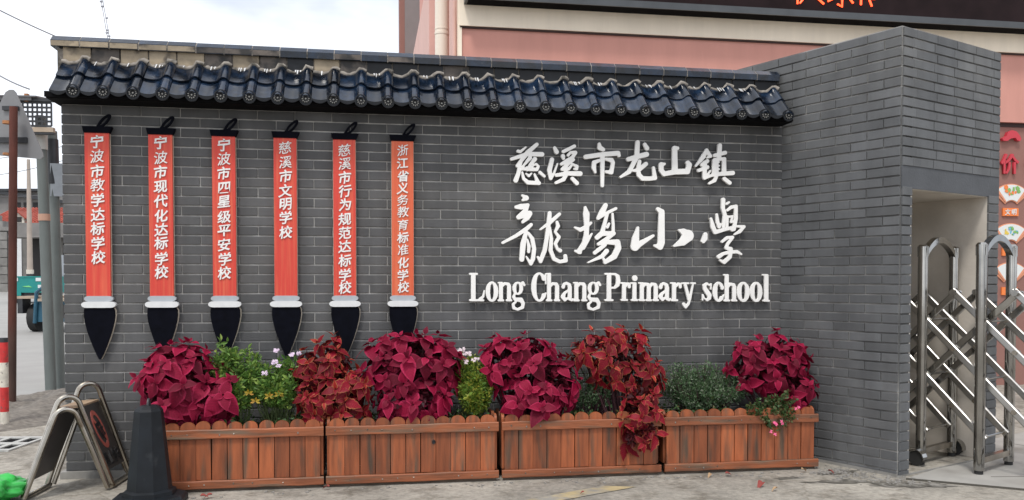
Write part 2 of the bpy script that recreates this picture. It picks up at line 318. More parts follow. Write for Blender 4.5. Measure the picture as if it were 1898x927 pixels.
# a spot given by its sideways offset and distance along the camera's heading (street far off to the left)
_c, _s = math.cos(R(9.41)), math.sin(R(9.41))
def far(lat, d): return (1.973 + lat * _c + d * _s, -6.038 - lat * _s + d * _c)
GZ = -.05
def gz(y): return GZ + max(0, y - 12) * .03
GLYPHS = [
('character', [[3008,2163,11,3025,2159,10,3063,2191,6],[3142,2213,13,3075,2154,16,3002,2059,11],[2961,2106,11,3075,2144,15,3180,2144,16],[3029,2084,10,3013,2030,11],[3094,2118,14,3052,2068,8,3033,2037,11],[3129,2110,15,3096,2069,11,3075,2032,9],[3050,2039,11,3100,2037,12,3142,2037,12,3154,2058,9,3138,2076,7,3117,2065,7],[3071,2048,9,3109,2049,11],[3017,2038,14,3011,2006,14,2992,1957,16],[3038,2014,7,3048,1970,11,3079,1944,14,3159,1941,13],[3126,2004,6,3151,1947,14],[3065,2006,5,3086,1991,9,3105,2009,5],[3165,2017,11,3197,1990,9]]),
('character', [[3271,2192,11,3285,2164,16],[3252,2109,15,3234,2035,16,3243,1976,12,3266,2011,8,3292,2081,5],[3335,2168,12,3382,2191,12,3414,2208,12],[3331,2135,15,3336,2119,10],[3369,2143,10,3386,2163,9,3421,2162,14,3401,2129,12,3365,2108,12,3321,2079,11],[3410,2112,9,3365,2079,13,3327,2043,12],[3357,2087,15,3348,2037,15],[3348,2040,14,3374,2046,10,3401,2081,7,3433,2064,12,3433,2045,8,3414,2047,7],[3284,2000,12,3365,2014,15,3457,2014,17],[3357,2009,14,3336,1971,14,3281,1946,10],[3400,1978,13,3433,1946,15]]),
('character', [[3597,2228,11,3600,2202,17,3625,2189,14],[3497,2134,16,3625,2155,16,3735,2166,17,3743,2150,12],[3621,2143,16,3620,1932,12],[3598,2111,11,3559,2096,15,3557,2059,16,3568,2026,8],[3647,2122,10,3688,2115,16,3699,2099,13,3686,2028,15,3647,2032,10]]),
('character', [[3881,2247,16,3875,2145,18,3844,2082,15,3818,2035,16,3755,1996,8],[3813,2125,16,3881,2145,17,3948,2163,18],[3935,2234,13,3952,2207,16],[3944,2094,15,3890,2049,15,3848,2044,9],[3896,2112,13,3885,2049,15,3892,2014,16,3918,1989,16,3973,1989,15,4012,1995,16,4001,2068,10]]),
('character', [[4159,2213,17,4181,2213,13],[4160,2206,19,4162,2051,22],[4084,2097,9,4059,2091,18,4059,2053,17,4081,2025,17],[4081,2025,16,4164,2042,19,4258,2047,20],[4261,2110,16,4272,2095,19,4258,2044,18]]),
('character', [[4405,2205,12,4379,2157,17,4321,2087,7],[4408,2196,14,4433,2162,13,4410,2151,7],[4370,2098,13,4410,2126,14],[4344,2056,12,4411,2081,14],[4390,2111,17,4390,2005,15],[4389,2001,12,4411,2022,8,4433,2055,6],[4389,2001,11,4445,2023,10],[4506,2241,16,4500,2151,16],[4466,2168,13,4547,2190,14],[4464,2131,14,4460,2028,14],[4466,2138,11,4543,2145,12],[4539,2140,15,4540,2038,17],[4482,2126,13,4483,2045,14],[4493,2119,8,4500,2120,6],[4494,2094,8,4503,2094,5],[4494,2069,8,4503,2069,5],[4440,2019,8,4508,2034,14,4607,2043,16],[4481,2016,12,4467,1985,13,4426,1963,8],[4543,1999,14,4584,1970,14]]),
('character', [[3039,1852,8,3067,1835,18,3042,1820,8],[2995,1770,12,3030,1773,20,3079,1786,11,3054,1733,20,3012,1699,16,3090,1726,20,3075,1696,17,3042,1666,10],[2898,1518,9,2994,1568,12,3072,1620,14,3102,1647,12],[3066,1596,13,3045,1512,19,3035,1402,17],[3081,1589,9,3110,1549,14,3124,1477,14,3116,1406,14,3100,1371,12,3067,1422,5],[3075,1542,6,3086,1495,12,3084,1456,10],[3236,1732,13,3232,1681,16,3227,1639,13],[3168,1614,6,3237,1663,13,3307,1725,11],[3224,1639,12,3215,1550,14,3200,1466,15,3170,1389,13,3151,1419,8],[3237,1628,8,3248,1550,12,3243,1466,14,3267,1407,14,3310,1387,12,3354,1395,13,3350,1428,13],[3289,1667,10,3297,1640,13,3276,1598,8,3304,1562,12,3277,1514,11,3292,1478,10,3312,1466,14]]),
('character', [[3495,1775,9,3503,1729,23,3506,1653,18,3503,1573,18,3487,1518,16,3449,1459,17],[3420,1631,7,3459,1615,14,3492,1629,15,3537,1665,9],[3545,1589,5,3516,1546,12,3481,1486,13],[3425,1464,9,3459,1453,11],[3645,1793,15,3619,1741,21,3589,1698,11,3642,1731,11,3721,1770,10],[3656,1731,12,3637,1655,13,3620,1595,15],[3696,1732,8,3702,1656,10,3702,1591,11],[3671,1661,8,3658,1636,10],[3581,1560,15,3618,1590,18,3706,1592,14,3643,1544,14,3593,1514,11],[3593,1514,10,3660,1529,15,3733,1528,21,3740,1488,22,3711,1428,21,3643,1385,14],[3643,1509,11,3604,1481,14,3565,1451,12],[3654,1465,16,3621,1427,14,3515,1381,4],[3631,1408,9,3643,1384,11]]),
('character', [[3886,1634,9,3869,1555,26,3864,1498,31,3898,1516,20,4002,1578,9],[4037,1770,14,4064,1750,21,4062,1528,26,4053,1499,23,4013,1506,9],[4200,1619,9,4231,1609,23,4265,1580,43,4227,1537,29,4159,1504,6],[4371,1541,7,4400,1592,14,4400,1560,14,4383,1538,12]]),
('character', [[4442,1707,8,4456,1648,17,4474,1608,15,4556,1631,12,4613,1644,12],[4486,1738,8,4492,1684,13,4504,1649,13,4516,1667,8],[4535,1846,15,4533,1786,14,4549,1733,14,4538,1649,12],[4561,1816,8,4580,1828,7],[4567,1769,8,4599,1793,12,4634,1799,13,4634,1710,14,4619,1632,14,4605,1626,11],[4569,1724,9,4565,1649,10],[4580,1722,8,4607,1726,8,4596,1682,7,4622,1692,6],[4644,1653,8,4698,1651,11,4664,1614,12,4624,1593,6],[4528,1538,8,4569,1569,11,4610,1572,11,4572,1524,11,4560,1494,11,4595,1485,16,4590,1428,14,4545,1389,14,4513,1403,7],[4503,1428,14,4538,1451,11,4595,1464,13,4646,1466,12,4678,1448,7]]),
('letter', [[2683,1298,8,2683,1115,8],[2699,1298,8,2699,1115,8],[2691,1298,8,2691,1115,8],[2668,1299,7,2717,1299,7],[2668,1115,7,2761,1114,7],[2769,1182,4,2761,1140,8,2740,1122,11]]),
('letter', [[2852,1175,16,2851,1186,15,2850,1198,15,2848,1209,14,2844,1219,12,2840,1227,11,2834,1234,9,2827,1239,7,2819,1239,7,2812,1234,9,2806,1227,10,2801,1219,12,2798,1209,14,2796,1198,15,2795,1186,15,2794,1175,16,2794,1163,15,2796,1152,15,2798,1141,14,2801,1131,12,2806,1122,11,2812,1115,9,2819,1111,7,2827,1111,7,2834,1115,9,2840,1122,11,2844,1131,12,2848,1141,14,2850,1152,15,2851,1163,15,2852,1175,16]]),
('letter', [[2880,1236,7,2880,1114,7],[2894,1236,7,2894,1114,7],[2887,1236,7,2887,1114,7],[2869,1237,5,2887,1237,5],[2870,1113,7,2903,1113,7],[2938,1213,7,2938,1114,7],[2952,1213,7,2952,1114,7],[2945,1213,7,2945,1114,7],[2929,1113,7,2960,1113,7],[2897,1210,5,2913,1232,9,2940,1227,11,2945,1213,14]]),
('letter', [[3032,1198,13,3032,1206,13,3030,1214,12,3028,1221,11,3024,1228,9,3018,1234,8,3011,1238,6,3004,1238,6,2997,1234,8,2991,1228,9,2987,1221,11,2985,1214,12,2983,1206,13,2983,1198,13,2983,1190,13,2985,1182,12,2987,1174,11,2991,1167,9,2997,1162,8,3004,1158,6,3011,1158,6,3018,1162,8,3024,1167,9,3028,1174,11,3030,1182,12,3032,1190,13,3032,1198,13],[3027,1229,6,3044,1237,10,3053,1222,9],[2985,1158,7,2978,1136,10,2989,1120,12,3030,1116,16,3046,1093,12,3042,1063,11,3007,1048,8,2979,1059,11,2973,1084,9,2994,1103,7]]),
('letter', [[3195,1266,15,3190,1279,13,3184,1289,11,3176,1297,9,3168,1303,7,3158,1303,7,3149,1298,9,3142,1290,11,3135,1279,13,3131,1267,15,3127,1253,16,3125,1238,17,3123,1222,18,3123,1206,18,3123,1191,18,3125,1175,17,3127,1160,16,3131,1146,15,3136,1134,13,3142,1123,11,3149,1115,9,3158,1110,7,3168,1110,7,3177,1115,9,3184,1123,11,3190,1134,13,3195,1147,15],[3209,1298,5,3209,1231,5],[3209,1295,5,3200,1264,5],[3210,1163,5,3198,1136,6]]),
('letter', [[3226,1300,7,3226,1113,7],[3240,1300,7,3240,1113,7],[3233,1300,7,3233,1113,7],[3214,1301,5,3234,1301,5],[3217,1112,7,3250,1112,7],[3284,1213,7,3284,1113,7],[3299,1213,7,3299,1112,7],[3291,1213,7,3292,1112,7],[3276,1112,7,3307,1112,7],[3244,1209,5,3259,1232,9,3286,1227,12,3291,1212,14]]),
('letter', [[3377,1208,7,3377,1121,7],[3391,1208,7,3391,1121,7],[3384,1208,7,3384,1121,7],[3336,1207,12,3343,1228,9,3360,1235,9,3380,1223,12,3384,1206,13],[3375,1183,7,3347,1165,9,3334,1137,15,3348,1116,12,3372,1128,6],[3384,1123,13,3398,1111,7,3408,1121,5]]),
('letter', [[3425,1236,7,3425,1112,7],[3439,1236,7,3440,1112,7],[3432,1236,7,3432,1112,7],[3413,1237,5,3433,1237,5],[3416,1111,7,3449,1111,7],[3484,1213,7,3484,1112,7],[3498,1213,7,3498,1112,7],[3491,1213,7,3491,1112,7],[3476,1111,7,3507,1111,7],[3443,1209,5,3459,1232,9,3486,1227,12,3491,1212,14]]),
('letter', [[3584,1197,13,3584,1205,13,3582,1213,12,3579,1221,11,3575,1228,10,3569,1234,8,3561,1238,6,3552,1238,6,3545,1234,8,3539,1228,10,3534,1221,11,3531,1213,12,3530,1205,13,3529,1197,13,3530,1189,13,3531,1181,12,3534,1173,11,3539,1166,10,3545,1161,8,3553,1157,6,3561,1157,6,3569,1161,8,3575,1166,10,3579,1173,11,3582,1181,12,3584,1189,13,3584,1197,13],[3578,1229,6,3596,1237,10,3606,1222,9],[3532,1157,7,3524,1135,10,3537,1119,12,3582,1114,16,3599,1091,12,3595,1061,11,3557,1045,8,3525,1056,11,3520,1082,9,3542,1102,7]]),
('letter', [[3665,1300,8,3665,1112,8],[3681,1300,8,3682,1112,8],[3673,1300,8,3674,1112,8],[3646,1301,7,3679,1301,7],[3647,1112,7,3700,1112,7],[3679,1301,7,3720,1299,8,3738,1283,14,3742,1251,16,3737,1222,14,3717,1202,8,3680,1200,6]]),
('letter', [[3778,1234,7,3778,1114,7],[3793,1234,7,3793,1114,7],[3785,1234,7,3786,1114,7],[3763,1235,6,3785,1235,6],[3767,1113,7,3808,1113,7],[3798,1209,6,3810,1231,9,3823,1226,12,3824,1208,11]]),
('letter', [[3856,1234,7,3856,1113,7],[3871,1234,7,3871,1113,7],[3863,1234,7,3864,1113,7],[3841,1235,6,3863,1235,6],[3844,1112,7,3884,1112,7],[3866,1272,19,3866,1269,19]]),
('letter', [[3911,1234,7,3912,1112,7],[3926,1234,7,3927,1112,7],[3919,1234,7,3919,1112,7],[3899,1235,6,3920,1235,6],[3901,1112,7,3937,1111,7],[3964,1209,7,3964,1112,7],[3979,1209,7,3979,1112,7],[3971,1209,7,3972,1112,7],[3955,1111,7,3988,1111,7],[3930,1206,5,3942,1229,10,3966,1224,12,3971,1209,15],[4016,1209,7,4017,1112,7],[4032,1209,7,4032,1112,7],[4024,1209,7,4024,1112,7],[4008,1111,7,4041,1111,7],[3983,1206,5,3995,1229,10,4019,1224,12,4024,1209,15]]),
('letter', [[4101,1205,7,4102,1121,7],[4117,1205,7,4117,1121,7],[4109,1205,7,4109,1121,7],[4061,1204,13,4069,1226,9,4085,1233,9,4105,1220,13,4109,1202,14],[4099,1178,7,4073,1159,10,4060,1138,15,4075,1116,12,4096,1128,6],[4109,1123,14,4124,1110,7,4135,1121,5]]),
('letter', [[4155,1233,7,4156,1111,7],[4171,1233,7,4171,1111,7],[4163,1233,7,4164,1111,7],[4140,1235,6,4162,1235,6],[4144,1110,7,4187,1110,7],[4176,1209,6,4195,1230,9,4208,1225,12,4210,1207,11]]),
('letter', [[4226,1234,6,4273,1234,6],[4294,1234,6,4324,1234,6],[4246,1230,11,4278,1117,12],[4308,1230,6,4286,1122,8,4274,1083,8,4252,1061,11,4239,1081,12]]),
('letter', [[4445,1192,5,4447,1229,5,4434,1219,5,4415,1232,8,4395,1217,13,4400,1193,15,4416,1171,17,4435,1147,16,4434,1124,13,4416,1110,8,4395,1124,5,4384,1150,5,4382,1111,5]]),
('letter', [[4527,1217,13,4523,1225,11,4517,1231,10,4511,1236,8,4503,1237,8,4496,1233,9,4491,1227,11,4486,1220,13,4482,1211,14,4480,1201,16,4479,1191,17,4478,1180,17,4478,1170,17,4478,1159,17,4479,1149,17,4481,1138,15,4484,1129,14,4487,1120,12,4492,1113,11,4498,1107,9,4506,1104,7,4513,1106,8,4519,1111,10,4525,1118,12,4529,1126,14],[4533,1198,12,4535,1204,12],[4547,1149,4,4535,1126,6]]),
('letter', [[4561,1294,7,4562,1108,7],[4576,1294,7,4578,1108,7],[4568,1294,7,4570,1108,7],[4548,1295,6,4569,1295,6],[4551,1107,7,4588,1107,7],[4619,1208,7,4620,1108,7],[4635,1208,7,4635,1108,7],[4627,1208,7,4627,1108,7],[4610,1107,7,4645,1107,7],[4581,1205,5,4595,1229,10,4621,1223,12,4627,1208,15]]),
('letter', [[4731,1170,17,4731,1182,17,4729,1194,16,4727,1205,15,4723,1215,13,4717,1224,11,4711,1231,10,4703,1236,8,4694,1236,8,4686,1231,10,4679,1224,11,4674,1215,13,4670,1205,15,4668,1194,16,4667,1182,17,4666,1170,17,4667,1158,17,4668,1146,16,4671,1135,15,4675,1124,13,4680,1115,11,4687,1108,10,4695,1104,8,4704,1104,8,4712,1108,10,4718,1115,11,4723,1124,13,4727,1135,15,4729,1146,16,4731,1158,17,4731,1170,17]]),
('letter', [[4831,1169,17,4830,1181,17,4829,1193,16,4827,1205,15,4823,1215,13,4818,1224,11,4811,1231,10,4803,1236,8,4795,1236,8,4787,1231,10,4781,1224,11,4776,1215,13,4772,1205,15,4770,1193,16,4769,1181,17,4769,1169,17,4769,1157,17,4770,1146,16,4773,1134,15,4777,1124,13,4782,1115,11,4788,1108,10,4796,1103,8,4805,1103,8,4812,1107,10,4819,1115,11,4824,1124,13,4827,1134,15,4829,1145,16,4831,1157,17,4831,1169,17]]),
('letter', [[4871,1294,8,4872,1105,8],[4887,1294,8,4888,1105,8],[4879,1294,8,4880,1105,8],[4852,1296,6,4878,1296,6],[4858,1105,7,4901,1104,7]]),
]
CAMP = Vector((1.973, -6.038, 1.228))
# ================================================================== SETTING
b = MB()
xs = [-400, -120, -40, -12, 14, 60, 200, 400]; ys = [-60, -8, 12, 30, 60, 100, 160, 400]
vs = [(x, y, gz(y)) for y in ys for x in xs]; n = len(xs)
b.add(vs, [(j * n + i, j * n + i + 1, (j + 1) * n + i + 1, (j + 1) * n + i) for j in range(len(ys) - 1) for i in range(n - 1)])
tag(put('ground', b.mesh('ground', 'ground')), kind='structure')
# the street leading away on the left: paler concrete
b = MB(); pl = [(-1.9, 3.7), (-1.2, 6.5), (-1.0, 12), (-2, 70), (-60, 70), (-30, 12), (-9, -4), (-6, -2)]
b = MB(); vs = [(-1.55, 2.2), (-.9, 5.2), (-.6, 12), (-1, 60), (-60, 60), (-30, 12), (-14, 4), (-9, 2.2)]
v3 = [(x, y, gz(y) + .004) for x, y in vs]; b.add(v3, [(0, 1, 6, 7), (1, 2, 5, 6), (2, 3, 4, 5)])
tag(put('road', b.mesh('road', 'road')), kind='structure')
# pale threshold slab under the sliding gate, with its joint
b = MB(); pts = [(5.44, -.93), (5.98, -1.32), (7.6, -2.35), (12.5, -1.0), (12, 2.8), (6.9, .2), (6.5, -.38), (5.9, -.65)]
b.add([(x, y, GZ + .005) for x, y in pts], [tuple(range(len(pts)))])
tag(put('pavement_slab', b.mesh('pavement_slab', 'slab')), kind='structure')
b = MB()
b.tube([(5.43, -.94, GZ + .002), (5.97, -1.33, GZ + .002), (7.6, -2.36, GZ + .002)], .010, 6)
b.tube([(6.02, -.98, GZ + .0), (6.9, -1.1, GZ + .0), (9, -.9, GZ + .0)], .007, 6)
b.tube([(7.0, .1, GZ + .0), (7.4, -.75, GZ + .0), (8, -2.2, GZ + .0)], .007, 6)
tag(put('pavement_joint', b.mesh('pavement_joint', 'seam')), kind='structure')
# dark worn patch where the paving has broken up
def blob(cx, cy, rx, ry, n=26, j=.25, seed=1, rot=0):
    rr = random.Random(seed); o = []
    for i in range(n):
        a = 2 * math.pi * i / n; k = 1 + rr.uniform(-j, j); x, y = rx * k * math.cos(a), ry * k * math.sin(a)
        o.append((cx + x * math.cos(rot) - y * math.sin(rot), cy + x * math.sin(rot) + y * math.cos(rot)))
    return o
b = MB()
for cx, cy, rx, ry, sd_, rt in [(5.36, -1.09, .24, .075, 3, -.2), (4.98, -.93, .22, .05, 4, -.1), (5.1, -.68, .16, .04, 6, .2), (4.7, -.78, .12, .03, 8, .1)]:
    p = blob(cx, cy, rx, ry, 30, .35, sd_, rt); b.add([(x, y, GZ + .003) for x, y in p], [tuple(range(len(p)))])
tag(put('worn_patch', b.mesh('worn_patch', 'stain')), kind='structure')
b = MB(); p = [(2.78, -1.12), (3.42, -.80), (3.62, -.86), (3.05, -1.13), (2.2, -1.55), (1.9, -1.55)]
b.add([(x, y, GZ + .004) for x, y in p], [tuple(range(len(p)))])
tag(put('yellow_road_marking', b.mesh('yellow_road_marking', 'yellow_line')), kind='structure')
# earth bank heaped round the feet of the poles
def mound(name, cx, cy, rx, ry, h, m, seed, kind='structure', nx=26):
    b = MB(); vs = []; rr = random.Random(seed)
    for j in range(nx + 1):
        for i in range(nx + 1):
            u, v = i / nx * 2 - 1, j / nx * 2 - 1; d = u * u + v * v
            z = h * max(0, 1 - d) ** .8 * (1 + .7 * noise.noise(Vector((u * 3 + seed, v * 3, 0)))) + .03 * max(0, 1 - d) * noise.noise(Vector((u * 11, v * 11, seed)))
            vs.append((cx + rx * u, cy + ry * v, GZ - .012 + z))
    b.add(vs, [(j * (nx + 1) + i, j * (nx + 1) + i + 1, (j + 1) * (nx + 1) + i + 1, (j + 1) * (nx + 1) + i) for j in range(nx) for i in range(nx)], True)
    return tag(put(name, b.mesh(name, m, 60)), kind=kind)
mound('earth_bank', -1.35, 3.6, .72, 1.7, .11, 'rubble', 5)

# ================================================================== BRICK WALL WITH TILED ROOF
CH = .065; BL = .247
def brick_mesh(ln, hh=CH - .010, d=.014, m='brick'):
    b = MB(); b.cbox(0, 0, 0, ln - .007, d, hh, .0022); return b.mesh('brick', m)
BR = {}
def brick_of(ln, m='brick'):
    k = (round(ln, 3), m)
    if k not in BR: BR[k] = brick_mesh(k[0], m=m)
    return BR[k]
def lay(parent, cells, M0, limit=300, m='brick'):
    """cells: (u, z, length) in the face's frame; the face looks to local -y"""
    cells = sorted(cells, key=lambda c: c[3])
    rr = random.Random(3)
    for (u, z, ln, _) in cells[:limit]:
        put('brick', brick_of(ln, m), parent, M0 @ T(u + rr.uniform(-.0012, .0012), rr.uniform(-.0012, .0012), z + rr.uniform(-.001, .001)))
    rest = cells[limit:]
    if rest:
        b = MB()
        for (u, z, ln, _) in rest:
            q = MB(); q.cbox(0, 0, 0, round(ln, 3) - .007, .014, CH - .010, .0022)
            dx, dy, dz = u + rr.uniform(-.0012, .0012), rr.uniform(-.0012, .0012), z + rr.uniform(-.001, .001)
            b.add([M0 @ Vector((v[0] + dx, v[1] + dy, v[2] + dz)) for v in q.v], q.f)
        tag(put('brickwork', b.mesh('brickwork', m), parent), kind='stuff')
WALLX = 5.022
wall = thing('brick_wall', 'long dark grey brick wall under a blue-black tiled coping, behind the planters', 'wall')
cells = []
for k in range(37):
    z = 2.40 - CH * (k + 1) + .004; x = 0 if k % 2 == 0 else -.124
    while x < WALLX - .02:
        a, e = max(0, x), min(WALLX, x + BL)
        if e - a > .03:
            c = Vector(((a + e) / 2, 0, z)); hid = 60 if (z < .62 and .6 < c.x < 5.0) else 0
            cells.append((a, z, e - a, (c - CAMP).length + hid))
        x += BL
lay(wall, cells, T(0, -.0075, 0))
b = MB(); b.box(0.004, .0, -.0, WALLX - .002, .24, 2.41); put('mortar', b.mesh('mortar', 'mortar'), wall)
b = MB(); b.box(-.03, -.035, -.09, WALLX, .26, -.004); put('footing', b.mesh('footing', 'footing'), wall)
# ---- roof
roof = MB(); roof.box(-.03, -.19, 2.40, 5.0, .28, 2.425); roof.box(-.035, -.205, 2.405, 5.0, -.19, 2.44)
roof = put('roof', roof.mesh('roof', 'eave_black'), wall)
b = MB(); b.ext([(-.2, 2.427), (.28, 2.427), (.28, 2.5), (.07, 2.67), (0.02, 2.655)], 'x', -.012, 4.985); put('roof_bed', b.mesh('roof_bed', 'dirty_mortar'), roof)
PIT = .1777; X0 = -.058; SL = math.atan(.88)
def tile_profile(n=22, gap=.001):
    """u across the pitch: shallow pan then a round roll; returns (u, h)"""
    o = []
    for i in range(n + 1):
        u = gap + (PIT - 2 * gap) * i / n; t = u / PIT
        if t < .60: h = .010 * (abs(t - .30) / .30) ** 2 
        else: h = .010 + .028 * math.sin(math.pi * (t - .60) / .40) ** .75
        o.append((u, h))
    return o
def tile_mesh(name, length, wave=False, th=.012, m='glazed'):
    b = MB(); pr = tile_profile(16); n = len(pr); vs = []
    for s in (0, length):
        for u, h in pr: vs.append((u, s, h))
        for u, h in pr: vs.append((u, s, h - th))
    fs = []
    for i in range(n - 1):
        fs += [(i, i + 1, 2 * n + i + 1, 2 * n + i), (i, n + i, n + i + 1, i + 1), (n + i, 3 * n + i, 3 * n + i + 1, n + i + 1)]
    b.add(vs, fs, True); return b.mesh(name, m, 40)
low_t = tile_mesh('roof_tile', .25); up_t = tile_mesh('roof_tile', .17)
# round end cap of a roll: rim, hub and petals
b = MB(); n = 20
ring = lambda r, y, k=n: [(r * math.cos(2 * math.pi * i / k), y, r * math.sin(2 * math.pi * i / k)) for i in range(k)]
vs = ring(.038, .012) + ring(.038, -.004) + ring(.031, -.004) + ring(.029, .002); fs = []
for q in range(3):
    for i in range(n): fs.append((q * n + i, q * n + (i + 1) % n, (q + 1) * n + (i + 1) % n, (q + 1) * n + i))
b.add(vs, fs); b.add(ring(.029, .002), [tuple(range(n))])
b.add([(x, -.004, z) for x, _, z in ring(.007, 0, 8)] + [(x, .002, z) for x, _, z in ring(.008, 0, 8)], [tuple(range(8))] + [(i, (i + 1) % 8, 8 + (i + 1) % 8, 8 + i) for i in range(8)])
for i in range(9):
    a = 2 * math.pi * i / 9; c, s_ = math.cos(a), math.sin(a)
    p = [(.012, 0), (.018, .0048), (.025, 0), (.018, -.0048)]
    q = [(c * x - s_ * z, s_ * x + c * z) for x, z in p]; b.ext(q, 'y', -.005, .0025)
cap_m = b.mesh('end_cap', 'glazed_black')
b = MB()
for i in range(10):
    a = 2 * math.pi * i / 10; c, s_ = math.cos(a), math.sin(a); p = [(.013, 0), (.018, .0034), (.0245, 0), (.018, -.0034)]; b.ext([(c * x - s_ * z, s_ * x + c * z) for x, z in p], 'y', -.0065, .001)
b.ext([(.005 * math.cos(a), .005 * math.sin(a)) for a in [k * math.pi / 4 for k in range(8)]], 'y', -.006, .001)
ros_m = b.mesh('rosette', 'dusty_relief')
b = MB()  # hanging lip under a pan's front edge
prl = [(u, h) for u, h in tile_profile(16) if u / PIT < .63]
k = len(prl); f = [(u, -.004, h + .001) for u, h in prl] + [(u, -.004, h - .008 - .014 * math.sin(math.pi * min(1, u / PIT / .6)) ) for u, h in prl] + [(u, .006, h + .001) for u, h in prl] + [(u, .006, h - .008 - .014 * math.sin(math.pi * min(1, u / PIT / .6))) for u, h in prl]
b.add(f, [(i, i + 1, k + i + 1, k + i) for i in range(k - 1)] + [(2 * k + i, 2 * k + i + 1, 3 * k + i + 1, 3 * k + i) for i in range(k - 1)] + [(k + i, k + i + 1, 3 * k + i + 1, 3 * k + i) for i in range(k - 1)] + [(i, i + 1, 2 * k + i + 1, 2 * k + i) for i in range(k - 1)])
lipm = b.mesh('drip_lip', 'glazed_black')
NT = 28; rr = random.Random(11)
for i in range(NT):
    x = X0 + PIT * i + .062
    Mb = T(x, -.235, 2.434 + rr.uniform(-.002, .002)) @ Matrix.Rotation(SL + rr.uniform(-.012, .012), 4, 'X')
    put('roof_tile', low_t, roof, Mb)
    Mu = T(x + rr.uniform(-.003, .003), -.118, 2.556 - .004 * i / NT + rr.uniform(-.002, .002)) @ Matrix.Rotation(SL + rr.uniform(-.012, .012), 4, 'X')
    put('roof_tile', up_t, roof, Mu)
    put('end_cap', cap_m, roof, T(x + PIT * .80, -.242, 2.438) @ Matrix.Scale(1.1, 4))
    put('rosette', ros_m, roof, T(x + PIT * .80, -.242, 2.438) @ Matrix.Rotation(i * .7, 4, 'Y') @ Matrix.Scale(1.12, 4))
    put('drip_lip', lipm, roof, T(x, -.236, 2.434))
# filler course, mortar dabs and ridge caps
for i in range(NT):
    x = X0 + PIT * i + .062; dz = -.034 * i / NT
    b = MB(); g = .005; lowz = 2.630 - .03 * i / NT
    poly = [(x + g, 2.772 + dz), (x + g, lowz + .055)] + [(x + g + (PIT - 2 * g) * t, lowz + .055 - .05 * math.sin(math.pi * t)) for t in (.15, .3, .5, .7, .85)] + [(x + PIT - g, lowz + .055), (x + PIT - g, 2.772 + dz)]
    b.ext(poly, 'y', .014 + rr.uniform(-.002, .002), .05)
    mm = 'ochre_tile' if (i in (0, 2, 3, 4, 6, 9) or rr.random() < .0) else ('brown_tile' if (i < 16 and rr.random() < .7) else 'glazed_black')
    put('filler_tile', b.mesh('filler_tile', mm), roof)
b = MB(); b.box(-.03, .026, 2.60, 4.965, .20, 2.765); put('ridge_core', b.mesh('ridge_core', 'dirty_mortar'), roof)
b = MB()
for i in range(NT):   # wavy mortar fillet pressed along the top of the tiles
    x = X0 + PIT * i + .062; pts = []
    for q in range(9):
        t = q / 8; u = x + PIT * t
        h = (.0 + .038 * math.sin(math.pi * (t - .60) / .40) ** .7) if .6 < t < 1 else -.006 + .012 * abs(t - .3) / .3
        pts.append((u, .006 - .012 * (h > .02) + rr.uniform(-.004, .004), 2.670 - .014 * i / NT + h * 1.0 + rr.uniform(-.004, .006)))
    b.tube(pts, [.013 + rr.uniform(-.003, .006) for _ in pts], 6)
put('mortar_fillet', b.mesh('mortar_fillet', 'dirty_mortar', 80), roof)
b = MB()
for i in range(NT):   # lime runs on the pans
    if rr.random() < .75:
        x = X0 + PIT * i + .062 + PIT * rr.uniform(.15, .3)
        for q in range(rr.randint(1, 3)):
            xx = x + q * .018 + rr.uniform(0, .008); ln = rr.uniform(.02, .055); wd = rr.uniform(.006, .012); yy = -.012; zz = 2.664 - .012 * i / NT
            b.add([(xx, yy + .012, zz + .020), (xx + wd, yy + .012, zz + .020), (xx + wd * .8, yy - ln * .73, zz - ln * .68 + .018), (xx + wd * .3, yy - ln * .75, zz - ln * .70 + .018)], [(0, 1, 2, 3)])
put('lime_runs', b.mesh('lime_runs', 'white_lime'), roof)
RC = [(-.012, 2.772), (-.016, 2.812), (.030, 2.848), (.17, 2.848), (.215, 2.812), (.21, 2.772)]
for i in range(NT):
    x = -.062 + .1805 * i; dz = -.034 * i / NT; b = MB()
    j = rr.uniform(-.002, .002)
    b.ext([(y + j, z + dz + rr.uniform(-.001, .001)) for y, z in RC], 'x', x + .003, x + .1775)
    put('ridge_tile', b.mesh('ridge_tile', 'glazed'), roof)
    if i < 8 or i in (10, 12):
        b = MB(); b.box(x + .005, -.0165 + j, 2.775 + dz, x + .1755, -.012 + j, 2.808 + dz); put('worn_face', b.mesh('worn_face', 'ochre_tile' if i < 5 else 'brown_tile'), roof)
b = MB()
for i in range(NT - 1):
    x = -.062 + .1805 * (i + 1); dz = -.034 * (i + .5) / NT; b.ext([(y * .985 + .001, z + dz - .0015) for y, z in RC], 'x', x - .004, x + .004)
put('ridge_mortar', b.mesh('ridge_mortar', 'dirty_mortar'), roof)

